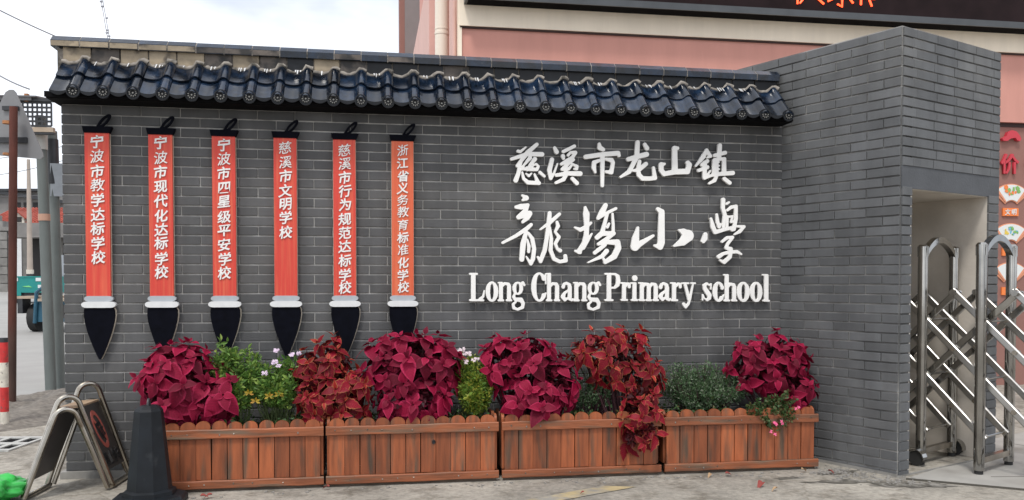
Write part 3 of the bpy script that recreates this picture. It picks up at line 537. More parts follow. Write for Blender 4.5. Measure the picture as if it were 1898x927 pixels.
# ================================================================== LETTERING ON THE WALL (raised, standing off on studs)
def outline_mesh(strokes, y0, y1, m, name, step=None):
    """strokes of round-ended tapering segments (x, z, r in mm) merged into one outline, then given thickness"""
    P = []
    for st in strokes:
        p = [(st[i], st[i + 1], st[i + 2]) for i in range(0, len(st), 3)]
        P += list(zip(p[:-1], p[1:])) if len(p) > 1 else [(p[0], p[0])]
    allp = [q for s_ in P for q in s_]
    st = step or 2.2
    x0 = min(q[0] - q[2] for q in allp) - 3 * st; x1 = max(q[0] + q[2] for q in allp) + 3 * st
    z0 = min(q[1] - q[2] for q in allp) - 3 * st; z1 = max(q[1] + q[2] for q in allp) + 3 * st
    X = np.arange(x0, x1, st); Z = np.arange(z0, z1, st); gx, gz_ = np.meshgrid(X, Z)
    D = np.full(gx.shape, 1e9)
    for (ax, az, ar), (bx, bz, br) in P:
        dx, dz = bx - ax, bz - az; l2 = dx * dx + dz * dz
        t = np.clip(((gx - ax) * dx + (gz_ - az) * dz) / l2, 0, 1) if l2 else 0
        D = np.minimum(D, np.hypot(gx - ax - t * dx, gz_ - az - t * dz) - (ar + t * (br - ar)))
    # marching squares -> closed loops
    nx = len(X); seg = {}; pos = {}
    def pt(a, b_):
        k = (a, b_) if a < b_ else (b_, a)
        if k not in pos:
            ja, ia = divmod(k[0], nx); jb, ib = divmod(k[1], nx); da, db = D[ja, ia], D[jb, ib]; t = da / (da - db)
            pos[k] = (X[ia] + t * (X[ib] - X[ia]), Z[ja] + t * (Z[jb] - Z[ja]))
        return k
    ins = D < 0
    mixed = ins[:-1, :-1].astype(int) + ins[1:, :-1] + ins[:-1, 1:] + ins[1:, 1:]
    for j, i in zip(*np.where((mixed > 0) & (mixed < 4))):
        c = [j * nx + i, j * nx + i + 1, (j + 1) * nx + i + 1, (j + 1) * nx + i]; s_ = [ins[j, i], ins[j, i + 1], ins[j + 1, i + 1], ins[j + 1, i]]
        en = [(q, pt(c[q], c[(q + 1) % 4])) for q in range(4) if s_[q] != s_[(q + 1) % 4]]
        outp = [k for q, k in en if s_[q]]; inp = [k for q, k in en if not s_[q]]
        if len(outp) == 1: seg[outp[0]] = inp[0]
        else:
            seg[outp[0]] = [k for q, k in en if not s_[q]][0 if en[0][1] == outp[0] and s_[en[0][0]] else 1]
            for o_ in outp[1:]: seg[o_] = [k for k in inp if k != seg[outp[0]]][0]
    loops = []
    while seg:
        k0 = next(iter(seg)); lp = [k0]; k = seg.pop(k0)
        while k != k0 and k in seg: lp.append(k); k = seg.pop(k)
        if len(lp) > 5: loops.append([pos[q] for q in lp])
    cu = bpy.data.curves.new(name, 'CURVE'); cu.dimensions = '2D'; cu.fill_mode = 'BOTH'; cu.extrude = (y1 - y0) / 2; cu.bevel_depth = .0015; cu.bevel_resolution = 0; cu.offset = -.001
    for lp in loops:
        sp = cu.splines.new('POLY'); q = lp[::2] if len(lp) > 40 else lp; sp.points.add(len(q) - 1)
        for i, (x, z) in enumerate(q): sp.points[i].co = (x / 1000, z / 1000, 0, 1)
        sp.use_cyclic_u = True
    o = bpy.data.objects.new(name, cu); me = bpy.data.meshes.new_from_object(o); bpy.data.objects.remove(o); bpy.data.curves.remove(cu)
    me.transform(Matrix.Rotation(R(90), 4, 'X')); me.transform(T(0, (y0 + y1) / 2, 0)); me.name = name
    me.materials.clear(); me.materials.append(MATS[m]); return me
def studs(strokes, me_z=None):
    b = MB(); pts = []
    for st in strokes[::2]: pts.append((st[0], st[1])); pts.append((st[-3], st[-2]))
    for x, z in pts[:6]: b.tube([(x / 1000, -.034, z / 1000), (x / 1000, -.002, z / 1000)], .005, 6)
    return b
LAB = ['white calligraphy character 慈, first of the upper row of raised lettering', 'white calligraphy character 溪, second of the upper row of raised lettering',
       'white calligraphy character 市 with one central upright, third in the upper row', 'white calligraphy character 龙 with a long hooked tail, fourth in the upper row',
       'white calligraphy character 山 with three upright strokes in the upper row', 'white calligraphy character 镇, last of the upper row of raised lettering',
       'large white brush-style character 龍, first of the middle row', 'large white brush-style character 場, second of the middle row',
       'large white brush-style character 小 of three open strokes in the middle row', 'large white brush-style character 學, last and slimmest of the middle row']
WORDS = 'Long Chang Primary school'.split()
def ordi(n): return ['first', 'second', 'third', 'fourth', 'fifth', 'sixth', 'seventh'][n]
li = [(w_, i) for w_ in WORDS for i in range(len(w_))]
ci = lj = 0
for nm, st in GLYPHS:
    if nm == 'character': name, lab, cat, grp = 'wall_character', LAB[ci], 'character', 'white characters on the wall'; ci += 1; y0, y1, sp_ = -.056, -.034, 2.4
    else:
        w_, i = li[lj]; lj += 1; name, lab, cat, grp = 'wall_letter', 'raised white serif letter %s, %s letter of the word %s' % (w_[i], ordi(i), w_), 'letter', 'white latin letters on the wall'; y0, y1, sp_ = -.050, -.032, 1.5
    o = put(name, outline_mesh(st, y0, y1, 'letter_white', name, sp_)); tag(o, lab, cat, grp)
    tag(put('mounting_studs', studs(st).mesh('mounting_studs', 'letter_stud', 60), o), kind='stuff')

# ================================================================== HANGING BRUSH-SHAPED PLAQUES
def glyph_mesh(ch, size, m, depth=.004, off=.006, shear=True):
    cu = bpy.data.curves.new('character', 'FONT'); cu.body = ch; cu.size = size; cu.extrude = depth / 2; cu.offset = off * size; cu.resolution_u = 2
    cu.align_x = 'CENTER'; cu.align_y = 'CENTER'
    o = bpy.data.objects.new('t', cu); me = bpy.data.meshes.new_from_object(o); bpy.data.objects.remove(o); bpy.data.curves.remove(cu)
    co_ = np.empty(len(me.vertices) * 3); me.vertices.foreach_get('co', co_); co_ = co_.reshape(-1, 3)
    mnx, mxx = (co_[:, :2].min(0) + co_[:, :2].max(0)) / 2
    co_[:, 0] -= mnx; co_[:, 1] -= mxx
    if shear:   # written-by-hand lean: cross strokes climb to the right, uprights lean a little, strokes wander
        x, y = co_[:, 0].copy(), co_[:, 1].copy(); k = size
        co_[:, 1] = y + .13 * x + .018 * k * np.sin(x / k * 7 + len(ch) + ord(ch) % 7); co_[:, 0] = x + .05 * y + .022 * k * np.sin(y / k * 8 + ord(ch) % 5)
    me.vertices.foreach_set('co', co_.ravel()); me.transform(Matrix.Rotation(R(90), 4, 'X')); me.materials.clear(); me.materials.append(MATS[m]); me.name = 'character'; return me
TX = [('宁波市教学达标学校', [2.154, 2.06, 1.962, 1.874, 1.776, 1.681, 1.59, 1.495, 1.403], .2265),
      ('宁波市现代化达标学校', [2.158, 2.06, 1.966, 1.869, 1.775, 1.679, 1.587, 1.499, 1.396, 1.307], .619),
      ('宁波市四星级平安学校', [2.154, 2.061, 1.966, 1.869, 1.778, 1.677, 1.585, 1.491, 1.396, 1.303], 1.0185),
      ('慈溪市文明学校', [2.146, 2.049, 1.955, 1.858, 1.767, 1.677, 1.578], 1.416),
      ('慈溪市行为规范达标学校', [2.139, 2.048, 1.953, 1.862, 1.77, 1.671, 1.577, 1.485, 1.389, 1.291, 1.205], 1.808),
      ('浙江省义务教育标准化学校', [2.148, 2.059, 1.97, 1.889, 1.807, 1.726, 1.636, 1.549, 1.465, 1.376, 1.29, 1.208], 2.201)]
b = MB(); b.box(-.0745, -.042, 1.147, .0745, -.020, 2.213); board_r = b.mesh('board', 'red_board')
b = MB(); b.box(-.0745, -.042, 1.147, .0745, -.020, 2.213); board_o = b.mesh('board', 'orange_board')
b = MB(); b.box(-.0775, -.019, 1.150, .0775, -.006, 2.21); back_m = b.mesh('backing', 'plywood')
b = MB(); b.ext([(-.078, 2.211), (.078, 2.211), (.096, 2.252), (-.088, 2.252)], 'y', -.050, -.010); cap2 = b.mesh('top_cap', 'black_paint')
def loop_mesh():
    b = MB(); o = []; n = 20; a = R(48); vs = []
    for k, (rx, rz) in enumerate([(.060, .021), (.036, .008)]):
        for yy in (-.046, -.030):
            for i in range(n):
                t = 2 * math.pi * i / n; u, v = rx * math.cos(t), rz * math.sin(t)
                vs.append((.046 + u * math.cos(a) - v * math.sin(a), yy, 2.288 + u * math.sin(a) + v * math.cos(a)))
    fs = []
    for i in range(n):
        j = (i + 1) % n; fs += [(i, j, 2 * n + j, 2 * n + i), (n + i, 3 * n + i, 3 * n + j, n + j), (i, n + i, n + j, j), (2 * n + i, 2 * n + j, 3 * n + j, 3 * n + i)]
    b.add(vs, fs); b.box(.0, -.044, 2.25, .034, -.031, 2.262); return b.mesh('hanging_loop', 'black_paint')
loop_m = loop_mesh()
def pill(hw, z0, z1, y0, y1, m, name):
    r = (z1 - z0) / 2; zc = (z0 + z1) / 2; p = arc_pts(hw - r * 1.6, zc, r * 1.6, r, -90, 90, 8) + arc_pts(-hw + r * 1.6, zc, r * 1.6, r, 90, 270, 8)
    b = MB(); b.ext(p, 'y', y0, y1); return b.mesh(name, m)
fer = pill(.090, 1.114, 1.150, -.044, -.012, 'grey_ferrule', 'ferrule'); colm = pill(.106, 1.073, 1.1135, -.050, -.012, 'white_collar', 'collar')
tip = [(-.090, 1.075)]; R_ = [(.0925, 1.055), (.0935, 1.02), (.088, .98), (.074, .92), (.058, .87), (.040, .82), (.018, .765), (.003, .735)]
tipo = [(x * 1.0, z) for x, z in R_[::-1]]
tp = [(-x, z) for x, z in R_] + [(x + .004, z) for x, z in R_[::-1]]
tp = [(-.088, 1.0725)] + tp + [(.088, 1.0725)]
b = MB(); b.ext(tp, 'y', -.040, -.022); tip_m = b.mesh('bristle_tip', 'black_paint')
b = MB(); b.ext([(x * 1.03 + .003, z + .0) for x, z in tp], 'y', -.021, -.010); tipb = b.mesh('tip_backing', 'plywood')
rr = random.Random(5); GC = {}
for i, (txt, zs, x) in enumerate(TX):
    t = thing('brush_plaque', 'brush-shaped plaque, %s, hung on the brick wall' % (
        ['red, leftmost of six, reading 宁波市教学达标学校', 'red, second from left, reading 宁波市现代化达标学校', 'red, third from left, reading 宁波市四星级平安学校',
         'red, with the shortest text, reading 慈溪市文明学校', 'red, second from right, reading 慈溪市行为规范达标学校', 'orange, rightmost of six, reading 浙江省义务教育标准化学校'][i]), 'plaque', (x, -.009, 0), 0, 'brush-shaped plaques on the wall')
    put('board', board_o if i == 5 else board_r, t); put('backing', back_m, t); put('top_cap', cap2, t); put('hanging_loop', loop_m, t)
    put('ferrule', fer, t); put('collar', colm, t); put('bristle_tip', tip_m, t); put('tip_backing', tipb, t)
    sz = .088 if i < 5 else .080
    for ch, z in zip(txt, zs):
        if (ch, sz) not in GC: GC[ch, sz] = glyph_mesh(ch, sz, 'char_white', .005, .006 if ch in '教务育溪慈准浙波' else .020)
        put('character', GC[ch, sz], t, T(.002 + rr.uniform(-.002, .002), -.0465, z))

# ================================================================== GATE PILLAR WITH NICHE
OX, OY = 5.418, -.87
aR = math.atan2(.514, 1.15); aL = math.atan2(.87, -.396)
pil = thing('gate_pillar', 'tall dark grey brick gate pillar with open niche that the steel gate slides into', 'gate pillar')
pz0, pz1 = GZ, 2.915; RW = 1.222; OPL, OPR, OPZ = .115, 1.078, 1.862
Mr = T(OX, OY, 0) @ RZ(aR)                      # right face: u from the outer corner, looks to local -y
LW = 1.46
ux, uy = math.cos(aL), math.sin(aL)             # left face runs back from the corner
Ml = T(OX + ux * LW, OY + uy * LW, 0) @ RZ(aL + math.pi)   # u measured from the far end so that it also looks to local -y
cells_l, cells_r = [], []
for k in range(46):
    z = pz1 - CH * (k + 1) + .004
    if z < pz0 - .03: break
    z = max(z, pz0 - .02)
    # left face, counted from the outer corner
    u = 0 if k % 2 else -.124
    u = -.124 if k % 2 else 0
    while u < LW - .02:
        a, e = max(0, u), min(LW, u + BL)
        if e - a > .03 and (a < .97 or z > 2.38):
            cx, cy = OX + ux * (a + e) / 2, OY + uy * (a + e) / 2
            cells_l.append((LW - e, z, e - a, (Vector((cx, cy, z)) - CAMP).length))
        u += BL
    if z > 2.0 - .01:
        u = 0 if k % 2 == 0 else -.124
        if k % 2 == 0: u = -.09
        while u < RW - .02:
            a, e = max(0, u), min(RW, u + BL * .985)
            if e - a > .03: cells_r.append((a, z, e - a, 0 + a))
            u += BL * .985
    elif z > OPZ - .02: continue
    if z < 2.0 - .01:
        cells_r.append((0.0, z, OPL, 1)); 
        cells_r.append((OPR, z, RW - OPR, 1))
lay(pil, cells_l, Ml @ T(0, -.009, 0), 175, 'brick_blue')
q0 = len(pil.children)
# right-face bricks
for (u, z, ln, _) in cells_r[:150]: put('brick', brick_of(ln, 'brick_blue'), pil, Mr @ T(u + (.0065 if u == 0 else 0), -.009 + random.uniform(-.001, .001), z))
b = MB()
for (u, z, ln, _) in cells_r[150:]:
    q = MB(); q.cbox(0, 0, 0, round(ln, 3) - .007, .014, CH - .010, .0022); b.add([Mr @ Vector((v[0] + u + (.0065 if u == 0 else 0), v[1] - .009, v[2] + z)) for v in q.v], q.f)
if b.v: tag(put('brickwork', b.mesh('brickwork', 'brick_blue'), pil), kind='stuff')
b = MB(); b.box(0, .0, pz0, LW - .005, .115, pz1 + .002, Ml)
b.box(.116, .0, OPZ + .10, RW, .13, pz1 + .001, Mr); b.box(OPR + .002, .0, pz0, RW, .13, OPZ + .10, Mr)
b.box(RW - .13, .131, pz0, RW - .002, 1.35, pz1 - .001, Mr); b.box(.0, 1.351, pz0, RW - .003, 1.45, pz1 - .002, Mr)
put('mortar', b.mesh('mortar', 'mortar_dark'), pil)
b = MB(); b.box(.004, -.004, OPZ, RW, .128, OPZ + .146, Mr); put('lintel', b.mesh('lintel', 'lintel'), pil)
b = MB(); b.box(OPR, .006, pz0 + .0, OPR + .02, 1.24, OPZ - .002, Mr); b.box(.118, 1.2, pz0, OPR - .001, 1.23, OPZ - .003, Mr); b.box(.117, .006, OPZ - .004, OPR + .019, 1.24, OPZ + .03, Mr)
b.box(.1165, .005, pz0, .128, 1.2, OPZ - .004, Mr)
put('niche_lining', b.mesh('niche_lining', 'plaster'), pil)
b = MB(); b.box(-.006, -.010, pz0 - .02, RW, 0.0, pz0 + .012, Mr); b.box(.2, -.012, pz0 - .02, LW, 0.0, pz0 + .02, Ml); put('footing', b.mesh('footing', 'footing'), pil)

# ================================================================== SLIDING GATE
gate = thing('sliding_gate', 'stainless steel folding lattice gate on wheels, running out of the pillar niche', 'gate', (5.82, -.53, GZ))
gd = Vector((.18, -.36, 0)).normalized(); gw = Vector((.425, .24, 0)).normalized(); gs = .402; GWD = .48
def gp(i, t, z): v = gd * gs * i + gw * GWD * t; return Vector((v.x, v.y, z - GZ))
def ovtube(b, pts, r): b.tube(pts, r, 10)
for i in range(-3, 3):
    dh = 0
    for t in (0, 1):
        b = MB(); b.tube([gp(i, t, GZ + .03), gp(i, t, 1.475)], .034, 12); po = put('post', b.mesh('post', 'steel'), gate)
        b = MB(); p = gp(i, t, 0); 
        b.tube([gp(i, t, 1.42), gp(i, t, 1.492), gp(i, t, 1.505)], [.0375, .0375, .026], 12); put('post_cap', b.mesh('post_cap', 'steel'), po)
        b = MB(); b.tube([gp(i, t, GZ + .004), gp(i, t, GZ + .03)], .028, 10); put('foot', b.mesh('foot', 'wheel_rubber'), po)
    b = MB(); n = 12; vs = []
    for k in range(n + 1):
        t = .06 + .88 * k / n; zc = 1.475 - .03 + .10 * math.sin(math.pi * k / n) ** .8
        c = gp(i, t, zc)
        for du, dz in ((-.022, -.022), (.022, -.022), (.022, .022), (-.022, .022)): vs.append(c + gd * du + Vector((0, 0, dz)))
    b.add(vs, [(k * 4 + j, k * 4 + (j + 1) % 4, k * 4 + 4 + (j + 1) % 4, k * 4 + 4 + j) for k in range(n) for j in range(4)], True); put('arch', b.mesh('arch', 'steel', 40), gate)
    b = MB(); b.tube([gp(i, .03, .045), gp(i, .97, .045)], .028, 4, smooth=False); put('bottom_rail', b.mesh('bottom_rail', 'steel_worn'), gate)
    if i in (0, 2, -2):
        for t, sg in ((-.13, -1), (1.13, 1)):
            b = MB(); c = gp(i, t, GZ + .055); ax = gd * .0
            c2 = c - gw * .018; c3 = c + gw * .018; b.tube([c2, c3], .052, 16); wo = put('wheel', b.mesh('wheel', 'wheel_rubber', 30), gate)
            b = MB(); n = 9; vs = []
            for k in range(n + 1):
                a = R(-10 + 200 * k / n)
                for r_, off in ((.060, -.03), (.060, .03), (.066, .03), (.066, -.03)): vs.append(c + gd * (r_ * math.cos(a)) + Vector((0, 0, r_ * math.sin(a))) + gw * off)
            b.add(vs, [(k * 4 + j, k * 4 + (j + 1) % 4, k * 4 + 4 + (j + 1) % 4, k * 4 + 4 + j) for k in range(n) for j in range(4)]); b.box(-.01, -.01, 0, .01, .01, .12, T(*(c + gw * (-sg * .03))))
            put('fender', b.mesh('fender', 'steel'), wo)
    for z in (.975, .585, .195):
        b = MB(); b.tube([gp(i, .0, z), gp(i, 1.0, z)], .008, 8); put('axle', b.mesh('axle', 'steel'), gate)
def bar(i0, z0, i1, z1, t, off, m='steel'):
    a = gp(i0, t, z0) + gw * off; c = gp(i1, t, z1) + gw * off; d = (c - a).normalized(); s_ = d.cross(gw).normalized()
    b = MB(); vs = []; q = .006
    for p in (a - d * .02, c + d * .02):
        for u, v in ((-.012 + q, -.023), (.012 - q, -.023), (.012, -.023 + q), (.012, .023 - q), (.012 - q, .023), (-.012 + q, .023), (-.012, .023 - q), (-.012, -.023 + q)): vs.append(p + gw * u + s_ * v)
    b.add(vs, [tuple(range(8)), tuple(range(15, 7, -1))] + [(j, (j + 1) % 8, 8 + (j + 1) % 8, 8 + j) for j in range(8)]); return b
for t in (.13, .87):
    for i in range(-3, 2):
        b = bar(i + .5, 1.17, min(i + 3, 2.9), 1.17 - (min(i + 3, 2.9) - i - .5) / .5 * .195, t, -.013); put('lattice_bar', b.mesh('lattice_bar', 'steel_bar'), gate)
        if i >= -1:
            lo = max(-3, i - 2); b = bar(lo, 1.17 - (i + .5 - lo) / .5 * .195, i + .5, 1.17, t, .013); put('lattice_bar', b.mesh('lattice_bar', 'steel'), gate)
        b = MB(); p = gp(i + .5, t, 1.17); b.tube([p - gw * .05, p + gw * .05], .022, 10); put('pivot', b.mesh('pivot', 'steel'), gate)
    for i in range(-2, 3):
        for z in (.975, .585, .195):
            b = MB(); p = gp(i, t, z); b.tube([p - gw * .04, p + gw * .04], .017, 8); put('pivot', b.mesh('pivot', 'steel_worn'), gate)
    for i in range(-2, 2):
        for z in (.78, .39):
            b = MB(); p = gp(i + .5, t, z); b.tube([p - gw * .035, p + gw * .035], .017, 8); put('pivot', b.mesh('pivot', 'steel_worn'), gate)
# ================================================================== BUILDING BEHIND
BY = 3.6
bl = thing('school_building', 'pink rendered building with cream bands rising behind the tiled wall', 'building', (0, 0, 0))
def part(name, m, *boxes, parent=None, y=None):
    b = MB()
    for q in boxes: b.box(*q)
    return put(name, b.mesh(name, m), parent or bl)
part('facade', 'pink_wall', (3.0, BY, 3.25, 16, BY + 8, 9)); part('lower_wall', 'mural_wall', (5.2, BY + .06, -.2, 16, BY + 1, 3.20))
part('string_course', 'dark_gap', (3.02, BY + .05, 3.20, 16, BY + 7, 3.25))
part('cream_band', 'cream', (2.97, BY - .05, 4.10, 16, BY + .02, 4.45)); part('band_lip', 'dark_gap', (2.98, BY - .03, 4.082, 16, BY + .01, 4.099))
part('pilaster', 'pink_pale', (2.93, BY + .22, 3.0, 3.04, BY + .75, 9)); part('pilaster', 'pink_pale', (2.90, BY + 1.7, 3.0, 3.04, BY + 2.4, 9)); part('pilaster', 'pink_wall', (2.94, BY + 2.4, 3.0, 3.04, BY + 3.1, 9))
part('corner_strip', 'cream', (2.965, BY - .03, 3.0, 3.0, BY + .18, 9)); part('window_reveal', 'dark_gap', (2.985, BY + 1.1, 3.0, 3.05, BY + 1.3, 9)); 
part('pilaster', 'pink_pale', (2.86, BY + 3.2, 3.0, 3.04, BY + 4.2, 9))
# lower wing running back: its top recedes
part('wing_wall', 'pink_pale', (2.86, BY + 4.21, 2.5, 6, BY + 10, 5.85)); part('wing_window', 'dark_gap', (2.84, BY + 5.2, 3.6, 2.87, BY + 6.0, 5.0)); part('stair_tower', 'grey_lilac', (2.80, 14, 2.0, 7, 18, 12)); part('tower_edge', 'mural_wall', (2.68, 14.02, 2.0, 2.80, 14.6, 12)); part('tower_ledge', 'mural_wall', (2.49, 14.1, 2.0, 2.68, 15, 6.05))
part('tower_patch', 'tan_board', (3.1, 13.985, 5.72, 3.5, 14.0, 5.80))
b = MB(); b.tube([(2.86, BY + .95, 2.5), (2.86, BY + .95, 9)], .085, 16); dp = put('downpipe', b.mesh('downpipe', 'cream_pipe'), bl)
b = MB(); b.tube([(2.86, BY + .95, 4.27), (2.86, BY + .95, 4.30)], .09, 16); b.tube([(2.86, BY + .95, 4.33), (2.86, BY + .95, 4.345)], .089, 16); put('pipe_clamp', b.mesh('pipe_clamp', 'cream_pipe'), dp)
b = MB(); b.tube([(2.93, BY + .14, 2.5), (2.93, BY + .14, 4.3), (2.94, BY + .05, 4.7), (2.93, BY + .1, 9)], .022, 8); put('thin_pipe', b.mesh('thin_pipe', 'pink_pale'), bl)
# LED board
led = thing('led_screen', 'long black LED display board with orange glowing characters above the cream band', 'LED display', (3.02, BY, 4.33))
b = MB(); b.box(.03, -.25, .0, 13, -.0, .012); put('underside', b.mesh('underside', 'led_black'), led)
b = MB(); b.box(.03, -.27, .0, 13, -.251, .075); b.box(.0, -.27, .0, .03, -.0, 2.2); put('frame', b.mesh('frame', 'led_frame'), led)
b = MB(); b.box(.04, -.235, .013, 13, -.01, 2.2); put('display', b.mesh('display', 'led_screen'), led)
def neon(parent, strokes, m, y, nm='glowing_character', r=.011):
    b = MB()
    for st in strokes: b.tube([(x, y, z) for x, z in st], r, 6)
    return put(nm, b.mesh(nm, m), parent)
# only the feet of the characters show under the picture's top edge; local x from the board's left end
ls = [[[(2.18, .245), (2.25, .245)]], [[(2.36, .235), (2.37, .30)]], [[(2.54, .215), (2.54, .32)], [(2.46, .30), (2.62, .30)]],
      [[(3.72, .22), (3.72, .32)], [(3.75, .23), (3.83, .33)], [(3.93, .33), (4.05, .235)]],
      [[(4.10, .27), (4.18, .31)], [(4.28, .30), (4.28, .215), (4.22, .245)], [(4.38, .31), (4.42, .265)], [(4.12, .33), (4.42, .33)]],
      [[(4.52, .25), (4.52, .33)], [(4.66, .24), (4.62, .33)], [(4.49, .33), (4.70, .33)]]]
for k, st in enumerate(ls): neon(led, [[(x + .15, z - .07) for x, z in s_] for s_ in st], 'led_glow', -.242)

# murals on the lower wall
def fan(cx, cz, r0, r1, a0, a1, y0, y1, n=14):
    p = arc_pts(cx, cz, r1, r1, a0, a1, n) + arc_pts(cx, cz, r0, r0, a1, a0, n); b = MB(); b.ext(p, 'y', y0, y1); return b
MX = 9.95; MYY = BY + .06
kinds = ['painted with a pavilion and bamboo', 'painted with an autumn tree', 'left nearly blank']
for k, (cz, m2) in enumerate([(2.355, 0), (1.86, 1), (1.37, 2)]):
    f = thing('fan_poster', 'fan-shaped poster %s, on the pink wall behind the gate' % kinds[k], 'poster', (MX, MYY, cz), 0, 'fan posters on the pink wall')
    put('border', fan(0, -.19, .11, .325, 40, 140, -.014, -.001).mesh('border', 'poster_rim'), f)
    put('picture', fan(0, -.19, .122, .313, 52, 128, -.020, -.0145).mesh('picture', 'poster_white'), f)
    rr = random.Random(k)
    if k < 2:
        for q in range(16):
            m = rr.choice(['poster_green', 'poster_green', 'poster_yellow', 'poster_blue']) if k else rr.choice(['poster_green', 'poster_green', 'poster_yellow', 'poster_orange'])
            x, z = rr.uniform(-.10, .10), rr.uniform(-.02, .09); b = MB(); b.ext(blob(x, z, rr.uniform(.01, .03), rr.uniform(.01, .03), 9, .3, q), 'y', -.0215 - q * .0004, -.0205 - q * .0004); put('painted_patch', b.mesh('painted_patch', m), f)
    for s_ in (-1, 1):
        b = MB(); a = 90 - s_ * 40; b.ext(arc_pts(0, -.19, .30, .30, a - 3, a + 3, 2) + arc_pts(0, -.19, .13, .13, a + 4, a - 4, 2), 'y', -.022, -.0205); put('side_strip', b.mesh('side_strip', 'poster_rim'), f)
for k, (z, tt) in enumerate([(2.165, '文明'), (1.665, ''), (1.17, '')]):
    p = thing('name_plate', ['orange plate reading 文明 under the uppermost fan poster', 'orange plate under the middle fan poster, half behind a gate post', 'orange plate under the lowest fan poster'][k], 'plate', (MX - .01, MYY, z - .03), 0, 'orange plates under the fan posters')
    b = MB(); b.box(-.11, -.02, -.05, .11, -.001, .05); put('plate', b.mesh('plate', 'poster_orange'), p)
    if tt:
        for j, ch in enumerate(tt): put('character', glyph_mesh(ch, .075, 'poster_white', .004, .02), p, T(-.045 + .09 * j, -.0225, 0))
o = put('wall_character', glyph_mesh('价', .26, 'crimson', .03, .02, False)); o.location = (9.91, MYY - .02, 2.735); tag(o, 'dark pink raised character 价 on the pink wall beside the pillar', 'character', 'dark pink characters on the far wall')
o = put('wall_character', glyph_mesh('值', .26, 'crimson', .03, .02, False)); o.location = (10.26, MYY - .02, 2.735); tag(o, 'dark pink raised character cut off by the right edge of the picture', 'character', 'dark pink characters on the far wall')
b = MB(); b.ext([(9.80, 3.02), (9.78, 3.05), (9.84, 3.08), (9.86, 3.13), (9.92, 3.155), (9.98, 3.14), (10.02, 3.10), (10.05, 3.05), (10.03, 3.02), (9.99, 3.03), (9.97, 3.06), (9.90, 3.05), (9.86, 3.02)], 'y', MYY - .05, MYY - .001); o = put('wall_emblem', b.mesh('wall_emblem', 'crimson')); tag(o, 'dark pink cloud-shaped emblem above the raised characters on the far wall', 'emblem')

# ================================================================== PLANTERS
def planter(x0, x1, lab, seed):
    rr = random.Random(seed); Lp = x1 - x0; D = .40; n = round(Lp / .0985)
    t = thing('planter', lab, 'planter', (x0, -.53, GZ), 0, 'wooden planters along the wall'); pw = (Lp - .03) / n
    def plank(u, side=0, m='stain_wood', front=True):
        h = .430 + rr.uniform(-.004, .004); w_ = pw * rr.uniform(.93, .975); r_ = w_ / 2
        pts = [(0, .07), (w_, .07), (w_, h - r_ * .8)] + [(r_ + r_ * math.cos(R(a)), h - r_ * .8 + r_ * .8 * math.sin(R(a))) for a in range(20, 180, 20)] + [(0, h - r_ * .8)]
        b = MB(); b.ext(pts, 'y', 0, .018); return b
    for i in range(n):
        u = .015 + pw * i; b = plank(u); o = put('plank', b.mesh('plank', 'stain_wood'), t, T(u, .0 + rr.uniform(-.002, .002), GZ * 0 + rr.uniform(-.002, .002)) @ Matrix.Rotation(rr.uniform(-.006, .006), 4, 'Y'))
        if rr.random() < .12: 
            k = MB(); k.add([(pw * .3, -.001, .18), (pw * .7, -.001, .18), (pw * .7, -.001, .12), (pw * .3, -.001, .12)], [(0, 1, 2, 3)])
    for sx in (0, Lp - .018):
        for j in range(3):
            b = plank(0); me = b.mesh('plank', 'stain_wood'); put('plank', me, t, T(sx + (.018 if True else 0), .03 + j * pw * 1.1, 0) @ RZ(R(90)))
    b = MB(); b.box(.01, D - .02, .05, Lp - .01, D, .36); put('back_panel', b.mesh('back_panel', 'old_wood'), t)
    for z0, z1, pr in ((.327, .384, .022), (.02, .07, .026)):
        b = MB(); q = MB(); q.cbox(-.005, -pr, z0, Lp + .005, -.003, z1, .004); b.v, b.f, b.sm = q.v, q.f, q.sm
        # hand-cut: the top edge wavers
        b = MB(); k = 14; vs = []
        for i in range(k + 1):
            u = -.005 + (Lp + .01) * i / k; a, c = rr.uniform(-.002, .002), rr.uniform(-.002, .002)
            vs += [(u, -pr + .003, z0 + a), (u, -pr, z0 + .004 + a), (u, -pr, z1 - .005 + c), (u, -pr + .004, z1 + c), (u, -.003, z1 + c), (u, -.003, z0 + a)]
        b.add(vs, [(6 * i + j, 6 * i + (j + 1) % 6, 6 * i + 6 + (j + 1) % 6, 6 * i + 6 + j) for i in range(k) for j in range(6)] + [(0, 1, 2, 3, 4, 5), tuple(6 * k + j for j in (5, 4, 3, 2, 1, 0))])
        ra = put('top_rail' if z0 > .2 else 'bottom_rail', b.mesh('rail', 'rail_wood'), t)
        nb = MB()
        for i in range(n):
            u = .015 + pw * (i + .5) + rr.uniform(-.012, .012)
            if rr.random() < .6: nb.tube([(u, -pr - .0015, (z0 + z1) / 2 + rr.uniform(-.01, .01)), (u, -pr + .002, (z0 + z1) / 2)], .0045, 6)
        put('nail', nb.mesh('nail', 'nail'), ra)
    b = MB(); b.box(.01, .0, .0, Lp - .01, .04, .03); b.box(.02, .041, .0, Lp - .02, D - .001, .04); put('plinth', b.mesh('plinth', 'old_wood'), t)
    b = MB(); nx, ny = 24, 8; vs = [(.02 + (Lp - .04) * i / nx, .022 + (D - .045) * j / ny, .345 + .02 * noise.noise(Vector((i * .9 + seed, j * .9, 0)))) for j in range(ny + 1) for i in range(nx + 1)]
    b.add(vs, [(j * (nx + 1) + i, j * (nx + 1) + i + 1, (j + 1) * (nx + 1) + i + 1, (j + 1) * (nx + 1) + i) for j in range(ny) for i in range(nx)], True); put('soil', b.mesh('soil', 'soil'), t)
planter(.715, 1.680, 'brown wooden planter nearest the black cone, with palest planks', 1)
planter(1.704, 2.790, 'brown wooden planter second from left, a knot hole in one plank', 2)
